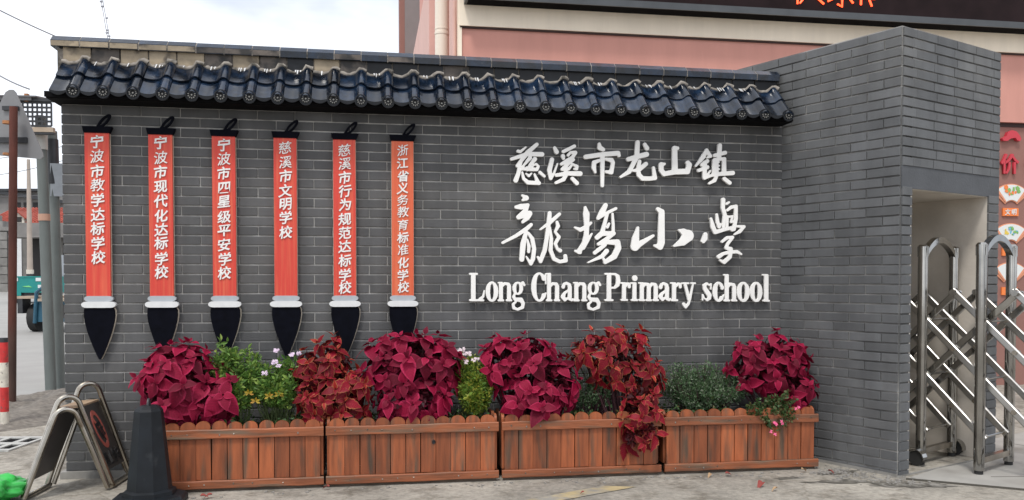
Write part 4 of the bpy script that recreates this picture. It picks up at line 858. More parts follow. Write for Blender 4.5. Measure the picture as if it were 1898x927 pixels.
planter(2.822, 3.890, 'reddish wooden planter second from right, coleus hanging over its rail', 3)
planter(3.925, 5.022, 'reddest wooden planter, rightmost in the row by the pillar', 4)
b = MB(); b.tube(arc_pts(0, 0, .009, .012, 0, 360, 10) and [(.009 * math.cos(a / 5 * math.pi), 0, .012 * math.sin(a / 5 * math.pi)) for a in range(10)], .003, 6, closed=True)
b.add([(.007 * math.cos(a / 5 * math.pi), 0, .010 * math.sin(a / 5 * math.pi)) for a in range(10)], [tuple(range(10))])
pl2 = [o for o in C.objects if o.name.startswith('planter')][1]; put('knot', b.mesh('knot', 'sign_black'), pl2, T(.672, -.003, .265))

# ================================================================== PLANTS
def leaf_mesh(name, m, wd, fold, droop, serr=0, seed=0, tipp=1.0):
    """unit leaf along +Y, face up; heart-shaped base, pointed tip"""
    rr = random.Random(seed); n = 8 if serr else 7; vs = []; uv = []
    for i in range(n + 1):
        t = i / n; w_ = wd * (math.sin(math.pi * min(1, (t * .93 + .07)) ** .72)) ** .9 * (1 - .25 * t) if t < 1 else 0
        if i == 0: w_ = wd * .28
        if serr and 0 < i < n: w_ *= (1 + serr * (1 if i % 2 else -1))
        z = -droop * t * t; yy = t - .12 * droop * t * t
        for u in (-1, -.5, 0, .5, 1):
            back = -.05 * abs(u) if i == 0 else 0
            zz = z + fold * abs(u) * w_ - .12 * w_ * u * u + rr.uniform(-.008, .008) + .018 * math.sin(t * 14 + u * 2) * abs(u)
            vs.append((u * w_ * .5, yy + back, zz)); uv.append((u * .5 + .5, t))
    fs = [(i * 5 + j, i * 5 + j + 1, i * 5 + 6 + j, i * 5 + 5 + j) for i in range(n) for j in range(4)]
    me = bpy.data.meshes.new(name); me.from_pydata(vs, [], fs); ul = me.uv_layers.new(name='UVMap')
    for lp in me.loops: ul.data[lp.index].uv = uv[lp.vertex_index]
    me.polygons.foreach_set('use_smooth', [True] * len(fs)); me.materials.append(MATS[m]); return me
big = [leaf_mesh('leaf', 'coleus_leaf', w_, f, d, 0, i) for i, (w_, f, d) in enumerate([(.74, .16, .28), (.82, .10, .38), (.72, .24, .18), (.80, .12, .50), (.74, .26, .34), (.84, .08, .22)])]
cop = [leaf_mesh('leaf', 'copper_leaf', w_, f, d, .09, i + 10) for i, (w_, f, d) in enumerate([(.66, .25, .28), (.74, .16, .4), (.62, .3, .18), (.70, .2, .5)])]
copt = [leaf_mesh('leaf', 'copper_tip', w_, f, d, .09, i + 20) for i, (w_, f, d) in enumerate([(.58, .35, .2), (.62, .3, .3)])]
def coleus(lab, lobes, kind, seed, base, nros, size, group='coleus plants in the planters', hang=()):
    """lobes: (cx, cy, cz, rx, ry, rz) ellipsoids whose skins carry the rosettes"""
    rr = random.Random(seed); t = thing('coleus', lab, 'plant', base, 0, group); B = Vector(base); ros = []
    vol = [l[3] * l[5] for l in lobes]; tries = 0; mind = size * (1.12 if kind == 'big' else .98)
    while len(ros) < nros and tries < 9000:
        tries += 1; l = rr.choices(lobes, vol)[0]; a = rr.uniform(0, 2 * math.pi); z = rr.uniform(-.75, 1); q = math.sqrt(1 - z * z)
        d = Vector((q * math.cos(a), q * math.sin(a), z))
        if d.y > .55: continue
        d2 = d * rr.choice([.86, .95, 1, 1.04, 1.16]); p = Vector((l[0] + d2.x * l[3], l[1] + d2.y * l[4], l[2] + d2.z * l[5]))
        if any(((p.x - m[0]) / m[3]) ** 2 + ((p.y - m[1]) / m[4]) ** 2 + ((p.z - m[2]) / m[5]) ** 2 < .72 for m in lobes): continue
        if p.y > -.07 or p.z < GZ + .1: continue
        if any((p - r_[0]).length < mind for r_ in ros): tries += 0; 
        if any((p - r_[0]).length < mind * max(.45, 1 - tries / 6000) for r_ in ros): continue
        nrm = Vector((d.x / l[3], d.y / l[4], d.z / l[5])).normalized(); ax = (nrm * .9 + Vector((0, -.18, .55))).normalized(); ax = (ax + Vector((rr.uniform(-.3, .3), rr.uniform(-.3, .3), rr.uniform(-.3, .3)))).normalized(); ros.append((p, ax, l, rr.uniform(1.001, 1.2) if rr.random() < .6 else 1.0))
    inner = []
    for p, ax, l, s_ in ros:
        if rr.random() < .55 and len(inner) < nros * .5:
            c = Vector(l[:3]); inner.append((c + (p - c) * .72 + Vector((rr.uniform(-.03, .03), rr.uniform(-.03, .03), rr.uniform(-.03, .02))), ax, l, .95))
    st = MB(); cnt = 0
    for p, ax, l, s_ in ros + inner:
        u = ax.orthogonal().normalized(); v = ax.cross(u); ph = rr.uniform(0, math.pi)
        f = B + Vector(((p.x - B.x) * .45, (p.y - B.y) * .3, 0)); mid = (f + p) / 2 + Vector((0, .03, .02))
        st.tube([f - B, mid - B, p - ax * .01 - B], [.006, .005, .004], 5, cap=False)
        plan = [(0, 1.0, 96), (90, .95, 88), (45, .60, 66), (135, .36, 40)] if kind == 'big' else [(0, 1.05, 100), (90, 1.0, 90), (45, .72, 68), (135, .46, 40)]
        if s_ < 1: plan = plan[:2]
        for off, k, el in plan:
            for sd_ in (0, 180):
                if cnt >= 296: break
                if rr.random() < .04: continue
                a = ph + R(off + sd_ + rr.uniform(-22, 22)); el_ = R(el + rr.uniform(-16, 20)); rad = u * math.cos(a) + v * math.sin(a)
                d = (rad * math.sin(el_) + ax * math.cos(el_)); d = (d + Vector((0, 0, -.28 * k))).normalized()
                nn = (ax - d * ax.dot(d)); nn = nn.normalized() if nn.length > .05 else Vector((0, -1, 0)); sx = d.cross(nn).normalized(); nn = sx.cross(d)
                rl = rr.uniform(-.25, .25); sx, nn = sx * math.cos(rl) + nn * math.sin(rl), nn * math.cos(rl) - sx * math.sin(rl)
                sc = size * k * rr.uniform(.75, 1.2) * s_; pos = p - ax * (1 - k) * -.02 + ax * (.0 if k > .9 else .012) + d * .008
                M = Matrix(((sx.x * sc, d.x * sc, nn.x * sc, pos.x - B.x), (sx.y * sc, d.y * sc, nn.y * sc, pos.y - B.y), (sx.z * sc, d.z * sc, nn.z * sc, pos.z - B.z), (0, 0, 0, 1)))
                ms = big if kind == 'big' else (copt if (k < .5 and rr.random() < .5 + (p.z - .6)) else cop)
                put('leaf', rr.choice(ms), t, M); cnt += 1
    put('stems', st.mesh('stems', 'stem_dark'), t)
    g = np.random.default_rng(seed); P, D = [], []
    for _ in range(1100 if kind == 'big' else 1500):
        l = lobes[g.integers(len(lobes))]; d = g.normal(0, 1, 3); d /= np.linalg.norm(d); q = g.uniform(.25, 1) ** .5 * .80; P.append(np.array(l[:3]) + d * np.array(l[3:]) * q); D.append(d + np.array([0, -.3, -.4]))
    tag(put('inner_foliage', leafcloud('inner_foliage', P, D, .055 if kind == 'big' else .042, 'leaf_crimson_shaded' if kind == 'big' else 'leaf_copper_shaded', .62, seed, B=base, jit=.4), t), kind='stuff')
    return cnt

def leafcloud(name, pts, dirs, size, m, wd=.45, seed=0, cup=.25, jit=.6, B=(0, 0, 0)):
    """one mesh of many small folded leaves at pts growing along dirs"""
    rg = np.random.default_rng(seed); P = np.asarray(pts, float) - np.asarray(B); D = np.asarray(dirs, float); n = len(P)
    D = D + rg.normal(0, jit, (n, 3)); D /= np.linalg.norm(D, axis=1)[:, None]
    U = np.cross(D, rg.normal(0, 1, (n, 3)) + np.array([0, 0, .8])); U /= np.linalg.norm(U, axis=1)[:, None]; Nn = np.cross(U, D)
    s = size * rg.uniform(.6, 1.25, n)[:, None]
    prof = [(0, 0, 0), (.5 * wd, .35, cup * .3), (.42 * wd, .65, cup * .2), (0, 1, -cup * .3), (-.42 * wd, .65, cup * .2), (-.5 * wd, .35, cup * .3)]
    V = np.stack([P + U * a * s * 1 + D * b * s + Nn * c * s for a, b, c in prof] , 1).reshape(-1, 3)
    i0 = np.arange(n)[:, None] * 6; F = np.concatenate([i0 + np.array([0, 1, 2, 3]), i0 + np.array([0, 3, 4, 5])], 1).reshape(-1, 4)
    me = bpy.data.meshes.new(name); me.from_pydata(V.tolist(), [], F.tolist()); me.materials.append(MATS[m]); return me
SZ = .33
cs = []
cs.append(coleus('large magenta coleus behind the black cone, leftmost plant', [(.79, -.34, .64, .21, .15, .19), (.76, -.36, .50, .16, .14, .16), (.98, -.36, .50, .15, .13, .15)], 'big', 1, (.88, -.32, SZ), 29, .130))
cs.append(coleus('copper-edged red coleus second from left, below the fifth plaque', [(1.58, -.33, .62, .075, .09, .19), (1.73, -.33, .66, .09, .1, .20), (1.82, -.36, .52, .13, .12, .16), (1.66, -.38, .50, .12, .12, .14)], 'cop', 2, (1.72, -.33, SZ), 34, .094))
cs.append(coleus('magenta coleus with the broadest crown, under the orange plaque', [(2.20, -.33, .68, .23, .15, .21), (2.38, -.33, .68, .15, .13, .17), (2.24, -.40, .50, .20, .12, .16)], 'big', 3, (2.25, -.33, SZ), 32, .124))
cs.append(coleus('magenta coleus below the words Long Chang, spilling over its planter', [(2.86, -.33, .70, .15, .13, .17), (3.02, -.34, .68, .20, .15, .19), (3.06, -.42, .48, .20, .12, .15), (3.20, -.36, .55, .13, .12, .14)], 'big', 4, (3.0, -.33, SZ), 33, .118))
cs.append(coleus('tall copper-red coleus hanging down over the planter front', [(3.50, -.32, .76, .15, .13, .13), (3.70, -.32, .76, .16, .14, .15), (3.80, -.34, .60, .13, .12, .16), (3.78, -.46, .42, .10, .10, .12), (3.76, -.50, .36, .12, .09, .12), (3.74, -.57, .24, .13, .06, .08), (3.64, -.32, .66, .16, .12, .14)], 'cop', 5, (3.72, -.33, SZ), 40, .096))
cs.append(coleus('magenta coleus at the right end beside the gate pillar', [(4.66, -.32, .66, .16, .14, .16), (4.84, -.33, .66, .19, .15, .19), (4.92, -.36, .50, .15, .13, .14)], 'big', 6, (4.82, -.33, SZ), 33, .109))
def sprigs(rng, base, ell, n, height_dir=(0, 0, 1), per=26, spread=.02, whorl=.55):
    """stems from base to points in ellipsoids, leaves along the outer half"""
    pts, dirs, stems, tips = [], [], [], []
    for _ in range(n):
        l = ell[rng.integers(len(ell))]; d = rng.normal(0, 1, 3); d /= np.linalg.norm(d); r_ = rng.uniform(.55, 1) ** .5
        if d[1] > .5: d[1] *= -.5
        tip = np.array(l[:3]) + d * np.array(l[3:]) * r_; f = np.array(base) + (tip - np.array(base)) * np.array([.5, .4, 0]); f[2] = base[2]
        mid = (f + tip) / 2 + rng.normal(0, .02, 3); ax = tip - mid; ax /= np.linalg.norm(ax) + 1e-6
        stems.append([f, mid, tip]); tips.append((tip, ax))
        for k in range(per):
            t = rng.uniform(1 - whorl, 1); p = (1 - t) ** 2 * f + 2 * t * (1 - t) * mid + t * t * tip; o = rng.normal(0, 1, 3); o /= np.linalg.norm(o)
            pts.append(p + o * spread * .3); dirs.append(o + ax * .6)
    return pts, dirs, stems, tips
def bush(name, lab, base, ell, n, per, size, m, seed, wd=.45, spread=.02, whorl=.55, group=None, stemm='stem_green', cat='plant', jit=.35):
    t = thing(name, lab, cat, base, 0, group); rng = np.random.default_rng(seed); pts, dirs, stems, tips = sprigs(rng, base, ell, n, per=per, spread=spread, whorl=whorl)
    tag(put('foliage', leafcloud('foliage', pts, dirs, size, m, wd, seed, B=base, jit=jit), t), kind='stuff')
    b = MB(); B = Vector(base)
    for f, q, tp_ in stems[::2]: b.tube([Vector(f) - B, Vector(q) - B, Vector(tp_) - B], [.003, .0022, .0012], 4, cap=False)
    put('stems', b.mesh('stems', stemm), t); return t, tips, rng
def flowers(t, base, spots, m, size, npet=5, clump=5, nm='flower_cluster', seed=0):
    rr = random.Random(seed); B = Vector(base)
    for p in spots:
        b = MB(); p = Vector(p) - B
        for q in range(clump):
            c = p + Vector((rr.uniform(-1, 1), rr.uniform(-.6, .2), rr.uniform(-.7, .7))) * size * (1.3 if clump > 1 else .2); ax = Vector((rr.uniform(-.5, .5), -1, rr.uniform(0, .9))).normalized(); u = ax.orthogonal().normalized(); v = ax.cross(u)
            for k in range(npet):
                a = 2 * math.pi * k / npet + rr.random(); d = u * math.cos(a) + v * math.sin(a); s_ = v * math.cos(a) - u * math.sin(a)
                b.add([c, c + d * size * .5 + s_ * size * .3 + ax * size * .15, c + d * size + ax * size * .1, c + d * size * .5 - s_ * size * .3 + ax * size * .15], [(0, 1, 2, 3)])
        put(nm, b.mesh(nm, m), t)
# loose green plant left (with yellow leaves low down)
bs = (1.14, -.28, SZ); t, tips, rng = bush('leafy_plant', 'light green leafy plant rising beside the leftmost magenta coleus', bs, [(1.06, -.30, .77, .08, .08, .13), (1.18, -.30, .70, .10, .09, .13), (1.14, -.34, .58, .10, .08, .10), (1.02, -.3, .68, .08, .08, .1)], 150, 26, .042, 'leaf_fresh', 1, .38, whorl=.45)
bs = (1.38, -.28, SZ); t, tips, rng = bush('flowering_plant', 'green plant with small pale purple flowers, between two red coleus', bs, [(1.30, -.30, .63, .11, .09, .11), (1.46, -.30, .65, .10, .09, .13), (1.36, -.34, .56, .13, .08, .08)], 150, 24, .038, 'leaf_fresh', 2, .40, whorl=.4)
flowers(t, bs, [(1.375, -.36, .73), (1.395, -.37, .71), (1.36, -.36, .725), (1.38, -.33, .80), (1.475, -.34, .775), (1.31, -.37, .66), (1.52, -.3, .78)], 'flower_pale', .010, 5, 9)
bs2 = (1.34, -.36, SZ)
lf = MB(); 
for (cx, cz) in [(1.255, .485), (1.34, .515), (1.40, .525), (1.215, .535)]:
    for k in range(5):
        a = R(90 + (k - 2) * 50 + random.uniform(-12, 12)); d = Vector((math.cos(a) , -.35, math.sin(a) * .8 - .25)).normalized(); s_ = d.cross(Vector((0, -1, .3))).normalized(); c = Vector((cx, -.40, cz)) - Vector(bs)
        lf.add([c, c + d * .018 + s_ * .008, c + d * .036, c + d * .018 - s_ * .008], [(0, 1, 2, 3)])
put('yellowed_leaves', lf.mesh('yellowed_leaves', 'leaf_gold'), t)
bs = (2.66, -.28, SZ); t, tips, rng = bush('flowering_plant', 'yellow-green bushy plant with pinkish white flowers, between two magenta coleus', bs, [(2.62, -.27, .66, .12, .10, .10), (2.68, -.30, .54, .12, .10, .12), (2.70, -.30, .64, .10, .09, .10), (2.66, -.36, .50, .11, .07, .10)], 240, 30, .032, 'leaf_yellow', 3, .50, whorl=.5)
flowers(t, bs, [(2.56, -.33, .775), (2.60, -.34, .77), (2.63, -.33, .765), (2.66, -.35, .725), (2.735, -.36, .72), (2.60, -.37, .715), (2.58, -.32, .79), (2.70, -.34, .735)], 'flower_white', .011, 5, 8)
# dark heathery shrubs
for lab, base, ell, n, sd_ in [('small dark green shrub between magenta and copper coleus', (3.48, -.25, SZ), [(3.42, -.26, .53, .14, .11, .12), (3.56, -.27, .52, .12, .10, .11)], 110, 4),
                          ('wide dark green heathery shrub in the rightmost planter', (4.30, -.25, SZ), [(4.12, -.27, .55, .16, .12, .14), (4.32, -.26, .56, .18, .12, .13), (4.50, -.27, .51, .16, .12, .11), (4.25, -.33, .46, .2, .1, .09)], 300, 5)]:
    bush('shrub', lab, base, ell, int(n * 1.2), 40, .019, 'leaf_dark', sd_, .45, spread=.03, whorl=.55, stemm='stem_dark', group='dark green shrubs in the planters')
bs = (4.66, -.42, SZ); t, tips, rng = bush('trailing_plant', 'small trailing green plant with pink flowers, hanging over the rightmost planter', bs, [(4.66, -.50, .40, .17, .06, .07), (4.72, -.57, .30, .13, .04, .08), (4.80, -.52, .42, .10, .06, .09), (4.58, -.52, .36, .08, .05, .06)], 90, 22, .020, 'leaf_mid', 7, .75, whorl=.6)
flowers(t, bs, [(4.665, -.62, .285), (4.725, -.62, .29), (4.66, -.62, .225), (4.85, -.58, .375), (4.655, -.62, .29)], 'flower_pink', .014, 5, 2, 'flower')
# low ground cover on the soil, seen between the plants
rng = np.random.default_rng(9)
for x0, x1, lab in [(.70, 1.66, 'first'), (1.74, 2.76, 'second'), (2.86, 3.86, 'third'), (3.96, 4.5, 'fourth')]:
    n = int(1100 * (x1 - x0)); P = np.stack([rng.uniform(x0, x1, n), rng.uniform(-.50, -.16, n), SZ - .02 + np.abs(rng.normal(0, .035, n))], 1); 
    k = np.array([noise.noise(Vector((p[0] * 5, p[1] * 5, 3))) > -.05 for p in P]); P = P[k]; D = np.tile([0, -.3, .7], (len(P), 1))
    o = put('ground_cover', leafcloud('ground_cover', P, D, .028, 'leaf_mid', .6, 3, jit=.6)); tag(o, 'low green weeds on the soil of the %s planter from the left' % lab, 'weeds', kind='stuff')

# ================================================================== FOLDING SIGN AND CONE
A = Vector((-.048, -.59, GZ)); Bf = Vector((.385, -.35, GZ)); LV = Vector((.022, .325, 0)); APX = (A + Bf) / 2 + Vector((0, 0, .595))
sg = thing('folding_sign', 'stainless A-frame no-parking sign standing beside the black cone', 'sign', ((A + Bf) / 2 + LV / 2)[:])
so_ = (A + Bf) / 2 + LV / 2
so_.z = 0; sg.location = (so_.x, so_.y, GZ); O = Vector((so_.x, so_.y, GZ))
h = (Bf - A); hx = h.normalized(); W2 = h.length / 2
def hoop(apex, halfw, off, rr_=.016, yoff=0):
    """inverted-U tube in the plane of hx, at offset along the sign's length"""
    c = (A + Bf) / 2 + LV * off; pts = []; rb = .065
    lx = Vector((-halfw, .017)); 
    # leg direction from foot to tangent point of the top bend
    top = apex - rb; ang = math.atan2(halfw - rb, top)
    pts.append((-halfw, .017)); 
    for k in range(11):
        a = math.pi - ang - (math.pi - 2 * ang) * k / 10 + 0; pts.append((rb * math.cos(a), top + rb * math.sin(a)))
    pts.append((halfw, .017))
    return [c + hx * u + Vector((0, 0, z)) + hx * yoff for u, z in pts]
for nm, off, ap, hw_ in (('tube_hoop', 0.0, .595, W2), ('tube_hoop', .97, .64, W2), ('tube_hoop', -.12, .525, W2 * .93), ('tube_hoop', 1.06, .525, W2 * .9)):
    b = MB(); b.tube([p - O for p in hoop(ap, hw_, off)], .0165, 10); put(nm, b.mesh(nm, 'steel_worn'), sg)
for s_ in (-1, 1):
    b = MB(); a = (A + Bf) / 2 + hx * s_ * W2 * .96 + Vector((0, 0, .018)); pts = [a + LV * -.05, a + LV * .1 + Vector((0, 0, .0)), a + LV * .9, a + LV * 1.02]; b.tube([p - O for p in pts], .016, 10); put('foot_rail', b.mesh('foot_rail', 'steel_worn'), sg)
def slope_pt(s_, k, off, out=0):   # on the slanted side: k = 0 foot .. 1 top
    top = .50; c = (A + Bf) / 2 + LV * off; u = s_ * (W2 * (1 - k) + .055 * k); z = .03 + (top - .0) * k
    nn = Vector((0, 0, 1)) * math.sin(math.atan2(W2 - .055, top)) + hx * s_ * math.cos(math.atan2(W2 - .055, top)); return c + hx * u + Vector((0, 0, z)) + nn * out
for s_, nm in ((1, 'sign_face'), (-1, 'sign_face')):
    b = MB(); P = [slope_pt(s_, .17, .03), slope_pt(s_, .17, .95), slope_pt(s_, .99, .95), slope_pt(s_, .99, .03)]; Q = [slope_pt(s_, .17, .03, -.012), slope_pt(s_, .17, .95, -.012), slope_pt(s_, .99, .95, -.012), slope_pt(s_, .99, .03, -.012)]
    b.add([p - O for p in P + Q], [(0, 1, 2, 3), (7, 6, 5, 4), (0, 1, 5, 4), (1, 2, 6, 5), (2, 3, 7, 6), (3, 0, 4, 7)]); put(nm, b.mesh(nm, 'sign_panel'), sg)
b = MB(); z = .535; c0 = (A + Bf) / 2 + Vector((0, 0, 0)); P = [c0 + LV * o_ + hx * u + Vector((0, 0, z)) for o_, u in ((.02, -.062), (.95, -.062), (.95, .062), (.02, .062))]
b.add([p - O for p in P] + [p - O - Vector((0, 0, .012)) for p in P], [(0, 1, 2, 3), (7, 6, 5, 4), (0, 1, 5, 4), (1, 2, 6, 5), (2, 3, 7, 6), (3, 0, 4, 7)]); put('top_plate', b.mesh('top_plate', 'sign_top'), sg)
def face_poly(b, poly, o0, o1):
    """poly in (u along the length 0..1, k up the slope 0..1)"""
    n = len(poly); vs = [slope_pt(1, k, u, o0) - O for u, k in poly] + [slope_pt(1, k, u, o1) - O for u, k in poly]; b.add(vs, [tuple(range(n)), tuple(range(2 * n - 1, n - 1, -1))] + [(i, i + n, (i + 1) % n + n, (i + 1) % n) for i in range(n)])
cu_, ck = .46, .66; ru, rk = .215, .245
b = MB(); n = 28
for i in range(n):
    a0, a1 = 2 * math.pi * i / n, 2 * math.pi * (i + 1) / n; face_poly(b, [(cu_ + ru * math.cos(a0), ck + rk * math.sin(a0)), (cu_ + ru * math.cos(a1), ck + rk * math.sin(a1)), (cu_ + ru * .76 * math.cos(a1), ck + rk * .76 * math.sin(a1)), (cu_ + ru * .76 * math.cos(a0), ck + rk * .76 * math.sin(a0))], .0005, .003)
put('prohibition_ring', b.mesh('prohibition_ring', 'sign_red'), sg)
b = MB(); a = R(135); face_poly(b, [(cu_ + ru * .8 * math.cos(a) + .02, ck + rk * .8 * math.sin(a) + .025), (cu_ + ru * .8 * math.cos(a) - .02, ck + rk * .8 * math.sin(a) - .025), (cu_ - ru * .8 * math.cos(a) - .02, ck - rk * .8 * math.sin(a) - .025), (cu_ - ru * .8 * math.cos(a) + .02, ck - rk * .8 * math.sin(a) + .025)], .0035, .0045)
put('slash', b.mesh('slash', 'sign_red'), sg)
b = MB()   # black pictogram under the slash
face_poly(b, [(.40, .54), (.44, .54), (.44, .70), (.56, .72), (.56, .76), (.34, .74), (.34, .70), (.40, .70)], .005, .0058)
face_poly(b, [(.46, .56), (.50, .56), (.50, .68), (.46, .68)], .0051, .0059); face_poly(b, [(.52, .57), (.60, .58), (.60, .61), (.55, .61), (.55, .65), (.60, .66), (.60, .69), (.52, .68)], .0052, .006)
put('pictogram', b.mesh('pictogram', 'sign_black'), sg)
rr = random.Random(2)
for k, ch in enumerate('禁止停车'):
    me = glyph_mesh(ch, .12, 'sign_black', .002, .02, False); vv = np.empty(len(me.vertices) * 3); me.vertices.foreach_get('co', vv); vv = vv.reshape(-1, 3)
    outv = []
    for x, y, z in vv: outv.append((slope_pt(1, .30 + z / .62, .20 + .20 * k + x / .70, .0015 - y) - O)[:])
    me.vertices.foreach_set('co', np.array(outv, dtype=float).ravel()); put('character', me, sg)

cn = thing('traffic_cone', 'black hexagonal plastic cone on a wide square base, in front of the first planter', 'cone', (.70, -.76, GZ))
def ngon(r, z, n=8, ph=22.5): return [(r * math.cos(R(360 * i / n + ph)), r * math.sin(R(360 * i / n + ph)), z) for i in range(n)]
def loft(b, rings, cap=True):
    n = len(rings[0]); vs = [p for r_ in rings for p in r_]; fs = [(q * n + i, q * n + (i + 1) % n, (q + 1) * n + (i + 1) % n, (q + 1) * n + i) for q in range(len(rings) - 1) for i in range(n)]
    if cap: fs += [tuple(range(n))[::-1], tuple((len(rings) - 1) * n + i for i in range(n))]
    b.add(vs, fs)
b = MB(); loft(b, [ngon(.150, .05), ngon(.148, .075), ngon(.125, .085), ngon(.080, .54), ngon(.072, .555), ngon(.045, .572)]); put('cone_body', b.mesh('cone_body', 'black_cone'), cn)
b = MB(); loft(b, [ngon(.215, .0), ngon(.215, .03), ngon(.20, .046), ngon(.16, .052)]); put('cone_base', b.mesh('cone_base', 'black_cone'), cn)
b = MB(); b.tube([(-.0, .022 * math.cos(a), .572 + .035 * math.sin(a)) for a in [math.pi * k / 8 for k in range(9)]], .007, 8); put('handle', b.mesh('handle', 'dark_metal'), cn)

# green plastic bag slumped at the corner
b = MB(); nb_ = 48; vs = []
for j in range(25):
    for i in range(nb_):
        th = math.pi * j / 24; ph = 2 * math.pi * i / nb_; d = Vector((math.sin(th) * math.cos(ph), math.sin(th) * math.sin(ph), math.cos(th)))
        k = 1 + .28 * noise.noise(d * 2.2) + .12 * noise.noise(d * 6) - .05 * abs(noise.noise(d * 4.5 + Vector((3, 1, 0)))) + .05 * abs(noise.noise(d * 13)); v = d * k; vs.append((v.x * .20, v.y * .15, max(0, .075 + v.z * .085)))
b.add(vs, [(j * nb_ + i, j * nb_ + (i + 1) % nb_, (j + 1) * nb_ + (i + 1) % nb_, (j + 1) * nb_ + i) for j in range(24) for i in range(nb_)], True)
o = put('plastic_bag', b.mesh('plastic_bag', 'green_bag', 180)); o.location = (-.24, -.60, GZ); tag(o, 'crumpled bright green plastic bag on the ground at the left', 'bag')
# drain cover
dr = thing('drain_cover', 'pale concrete drain grate with dark slots, left of the folding sign', 'drain', (-1.02, 1.36, GZ), R(-8))
b = MB(); 
cols = [-.30, -.20, -.06, .06, .20, .30]
b.box(-.32, -.30, -.03, .32, -.24, .014); b.box(-.32, .24, -.03, .32, .30, .014); b.box(-.32, -.04, -.03, .32, .04, .0135)
for x in (-.32, -.16, .0, .16, .29): b.box(x, -.2399, -.03, x + .045 if x < .2 else .32, -.0401, .0132); b.box(x, .0401, -.03, x + .045 if x < .2 else .32, .2399, .0132)
put('grate', b.mesh('grate', 'drain'), dr); b = MB(); b.box(-.30, -.28, .0, .30, .28, .003); put('slots', b.mesh('slots', 'led_black'), dr)

# ================================================================== STREET ON THE LEFT
def pole(name, lab, foot, top, h0, h1, r, m, group=None, cat='pole'):
    t = thing(name, lab, cat, (foot[0], foot[1], h0), 0, group); b = MB(); b.tube([(0, 0, 0), (top[0] - foot[0], top[1] - foot[1], h1 - h0)], [r, r * .95], 14); put('shaft', b.mesh('shaft', m), t); return t
f1 = far(-5.51, 10.25); t1 = far(-5.59, 10.25); P1 = pole('steel_pole', 'leaning grey steel pole with a pinkish tape band, carrying the LED sign', f1, t1, GZ - .05, 3.22, .062, 'pole_grey', 'grey steel poles left of the wall')
b = MB(); dx, dy = t1[0] - f1[0], t1[1] - f1[1]; hh = 3.27
def onp(z): k = z / hh; return (dx * k, dy * k, z)
b.tube([onp(2.92), onp(3.2)], .068, 14); put('sleeve', b.mesh('sleeve', 'pale_sleeve'), P1)
b = MB(); b.tube([onp(2.08), onp(2.16)], .066, 14); put('tape_band', b.mesh('tape_band', 'tape'), P1)
f2 = far(-5.53, 10.5); t2 = far(-5.64, 10.6); P2 = pole('steel_pole', 'grey steel pole close to the wall edge, behind the leaning one', f2, t2, GZ - .05, 3.1, .06, 'pole_grey', 'grey steel poles left of the wall')
b = MB(); dx, dy = t2[0] - f2[0], t2[1] - f2[1]; b.tube([onp(2.55), onp(3.1)], .066, 14); put('upper_sleeve', b.mesh('upper_sleeve', 'dark_metal'), P2)
b = MB(); b.box(-.02, -.06, 2.4, .16, .06, 2.8, T(dx * .8, dy * .8, 0)); put('junction_box', b.mesh('junction_box', 'grey_ferrule'), P2)
# LED matrix sign seen from behind, a plate pierced by rows of holes
lx, ly = far(-5.86, 10.1); ledp = thing('street_sign', 'perforated dark sign panel with rusty frame, seen from behind on the grey pole', 'sign', (lx, ly, 3.08), R(-4))
b = MB(); cols = 20; wd_, ht = 1.06, .27; x0 = -.60; cw = wd_ / cols
for j in range(6): b.box(x0, -.004, .0 + ht * j / 5 * 1.0 - .012, x0 + wd_, .004, ht * j / 5 + .012)
for i in range(cols + 1):
    solid = i in (8, 9, 0); xx = x0 + cw * i; b.box(xx - (.030 if solid else .010), -.0035, 0, xx + (.030 if solid else .010), .0035, ht)
put('pierced_panel', b.mesh('pierced_panel', 'dark_metal'), ledp)
b = MB(); b.box(x0 - .03, -.03, ht + .012, x0 + wd_ + .03, .03, ht + .05); b.box(x0 - .03, -.03, -.10, x0 + wd_ + .03, .03, -.075); put('frame_rail', b.mesh('frame_rail', 'dark_metal'), ledp)
b = MB(); b.box(x0 - .03, -.035, -.074, x0 + wd_ + .03, .03, -.02); put('rusty_rail', b.mesh('rusty_rail', 'tan_board'), ledp)
b = MB(); b.box(-.20, -.04, .33, .32, .25, .345, Matrix.Rotation(.12, 4, 'X')); b.box(-.14, -.02, .29, .26, .2, .329, Matrix.Rotation(.12, 4, 'X')); put('lamp_hood', b.mesh('lamp_hood', 'solar'), ledp)
b = MB(); b.box(.17, -.03, .28, .21, .02, .37); b.tube([(.05, 0, .27), (.05, 0, .33)], .04, 8); put('bracket', b.mesh('bracket', 'rust'), ledp)
# rusty pole and warning sign back
fr_ = far(-5.05, 8.65); RP = pole('rusty_pole', 'rust-brown pole holding the triangular sign at the left edge', fr_, far(-4.985, 8.65), GZ - .05, 3.0, .040, 'rust_pole')
b = MB(); b.tube([(0, 0, 2.93), (0, 0, 2.96)], .044, 12); b.tube([(0, 0, 2.62), (0, 0, 2.64)], .045, 12); put('clamp', b.mesh('clamp', 'rust'), RP)
tx, ty = far(-5.09, 8.78); tri = thing('triangular_sign', 'grey back of a triangular road sign on the rusty pole', 'sign', (tx, ty, 2.56), R(-9))
b = MB(); p = [(-.30, -.01), (.30, -.06), (.325, -.035), (.32, -.005), (.055, .615), (.03, .64), (-.01, .64), (-.05, .615), (-.34, .06), (-.33, .01)]
b.ext(p, 'y', 0, .012); put('sign_plate', b.mesh('sign_plate', 'sign_back'), tri)
b = MB(); b.box(-.07, -.03, .43, .09, -.001, .47); b.box(-.18, -.03, .10, .17, -.001, .155); put('channel', b.mesh('channel', 'dark_metal'), tri)
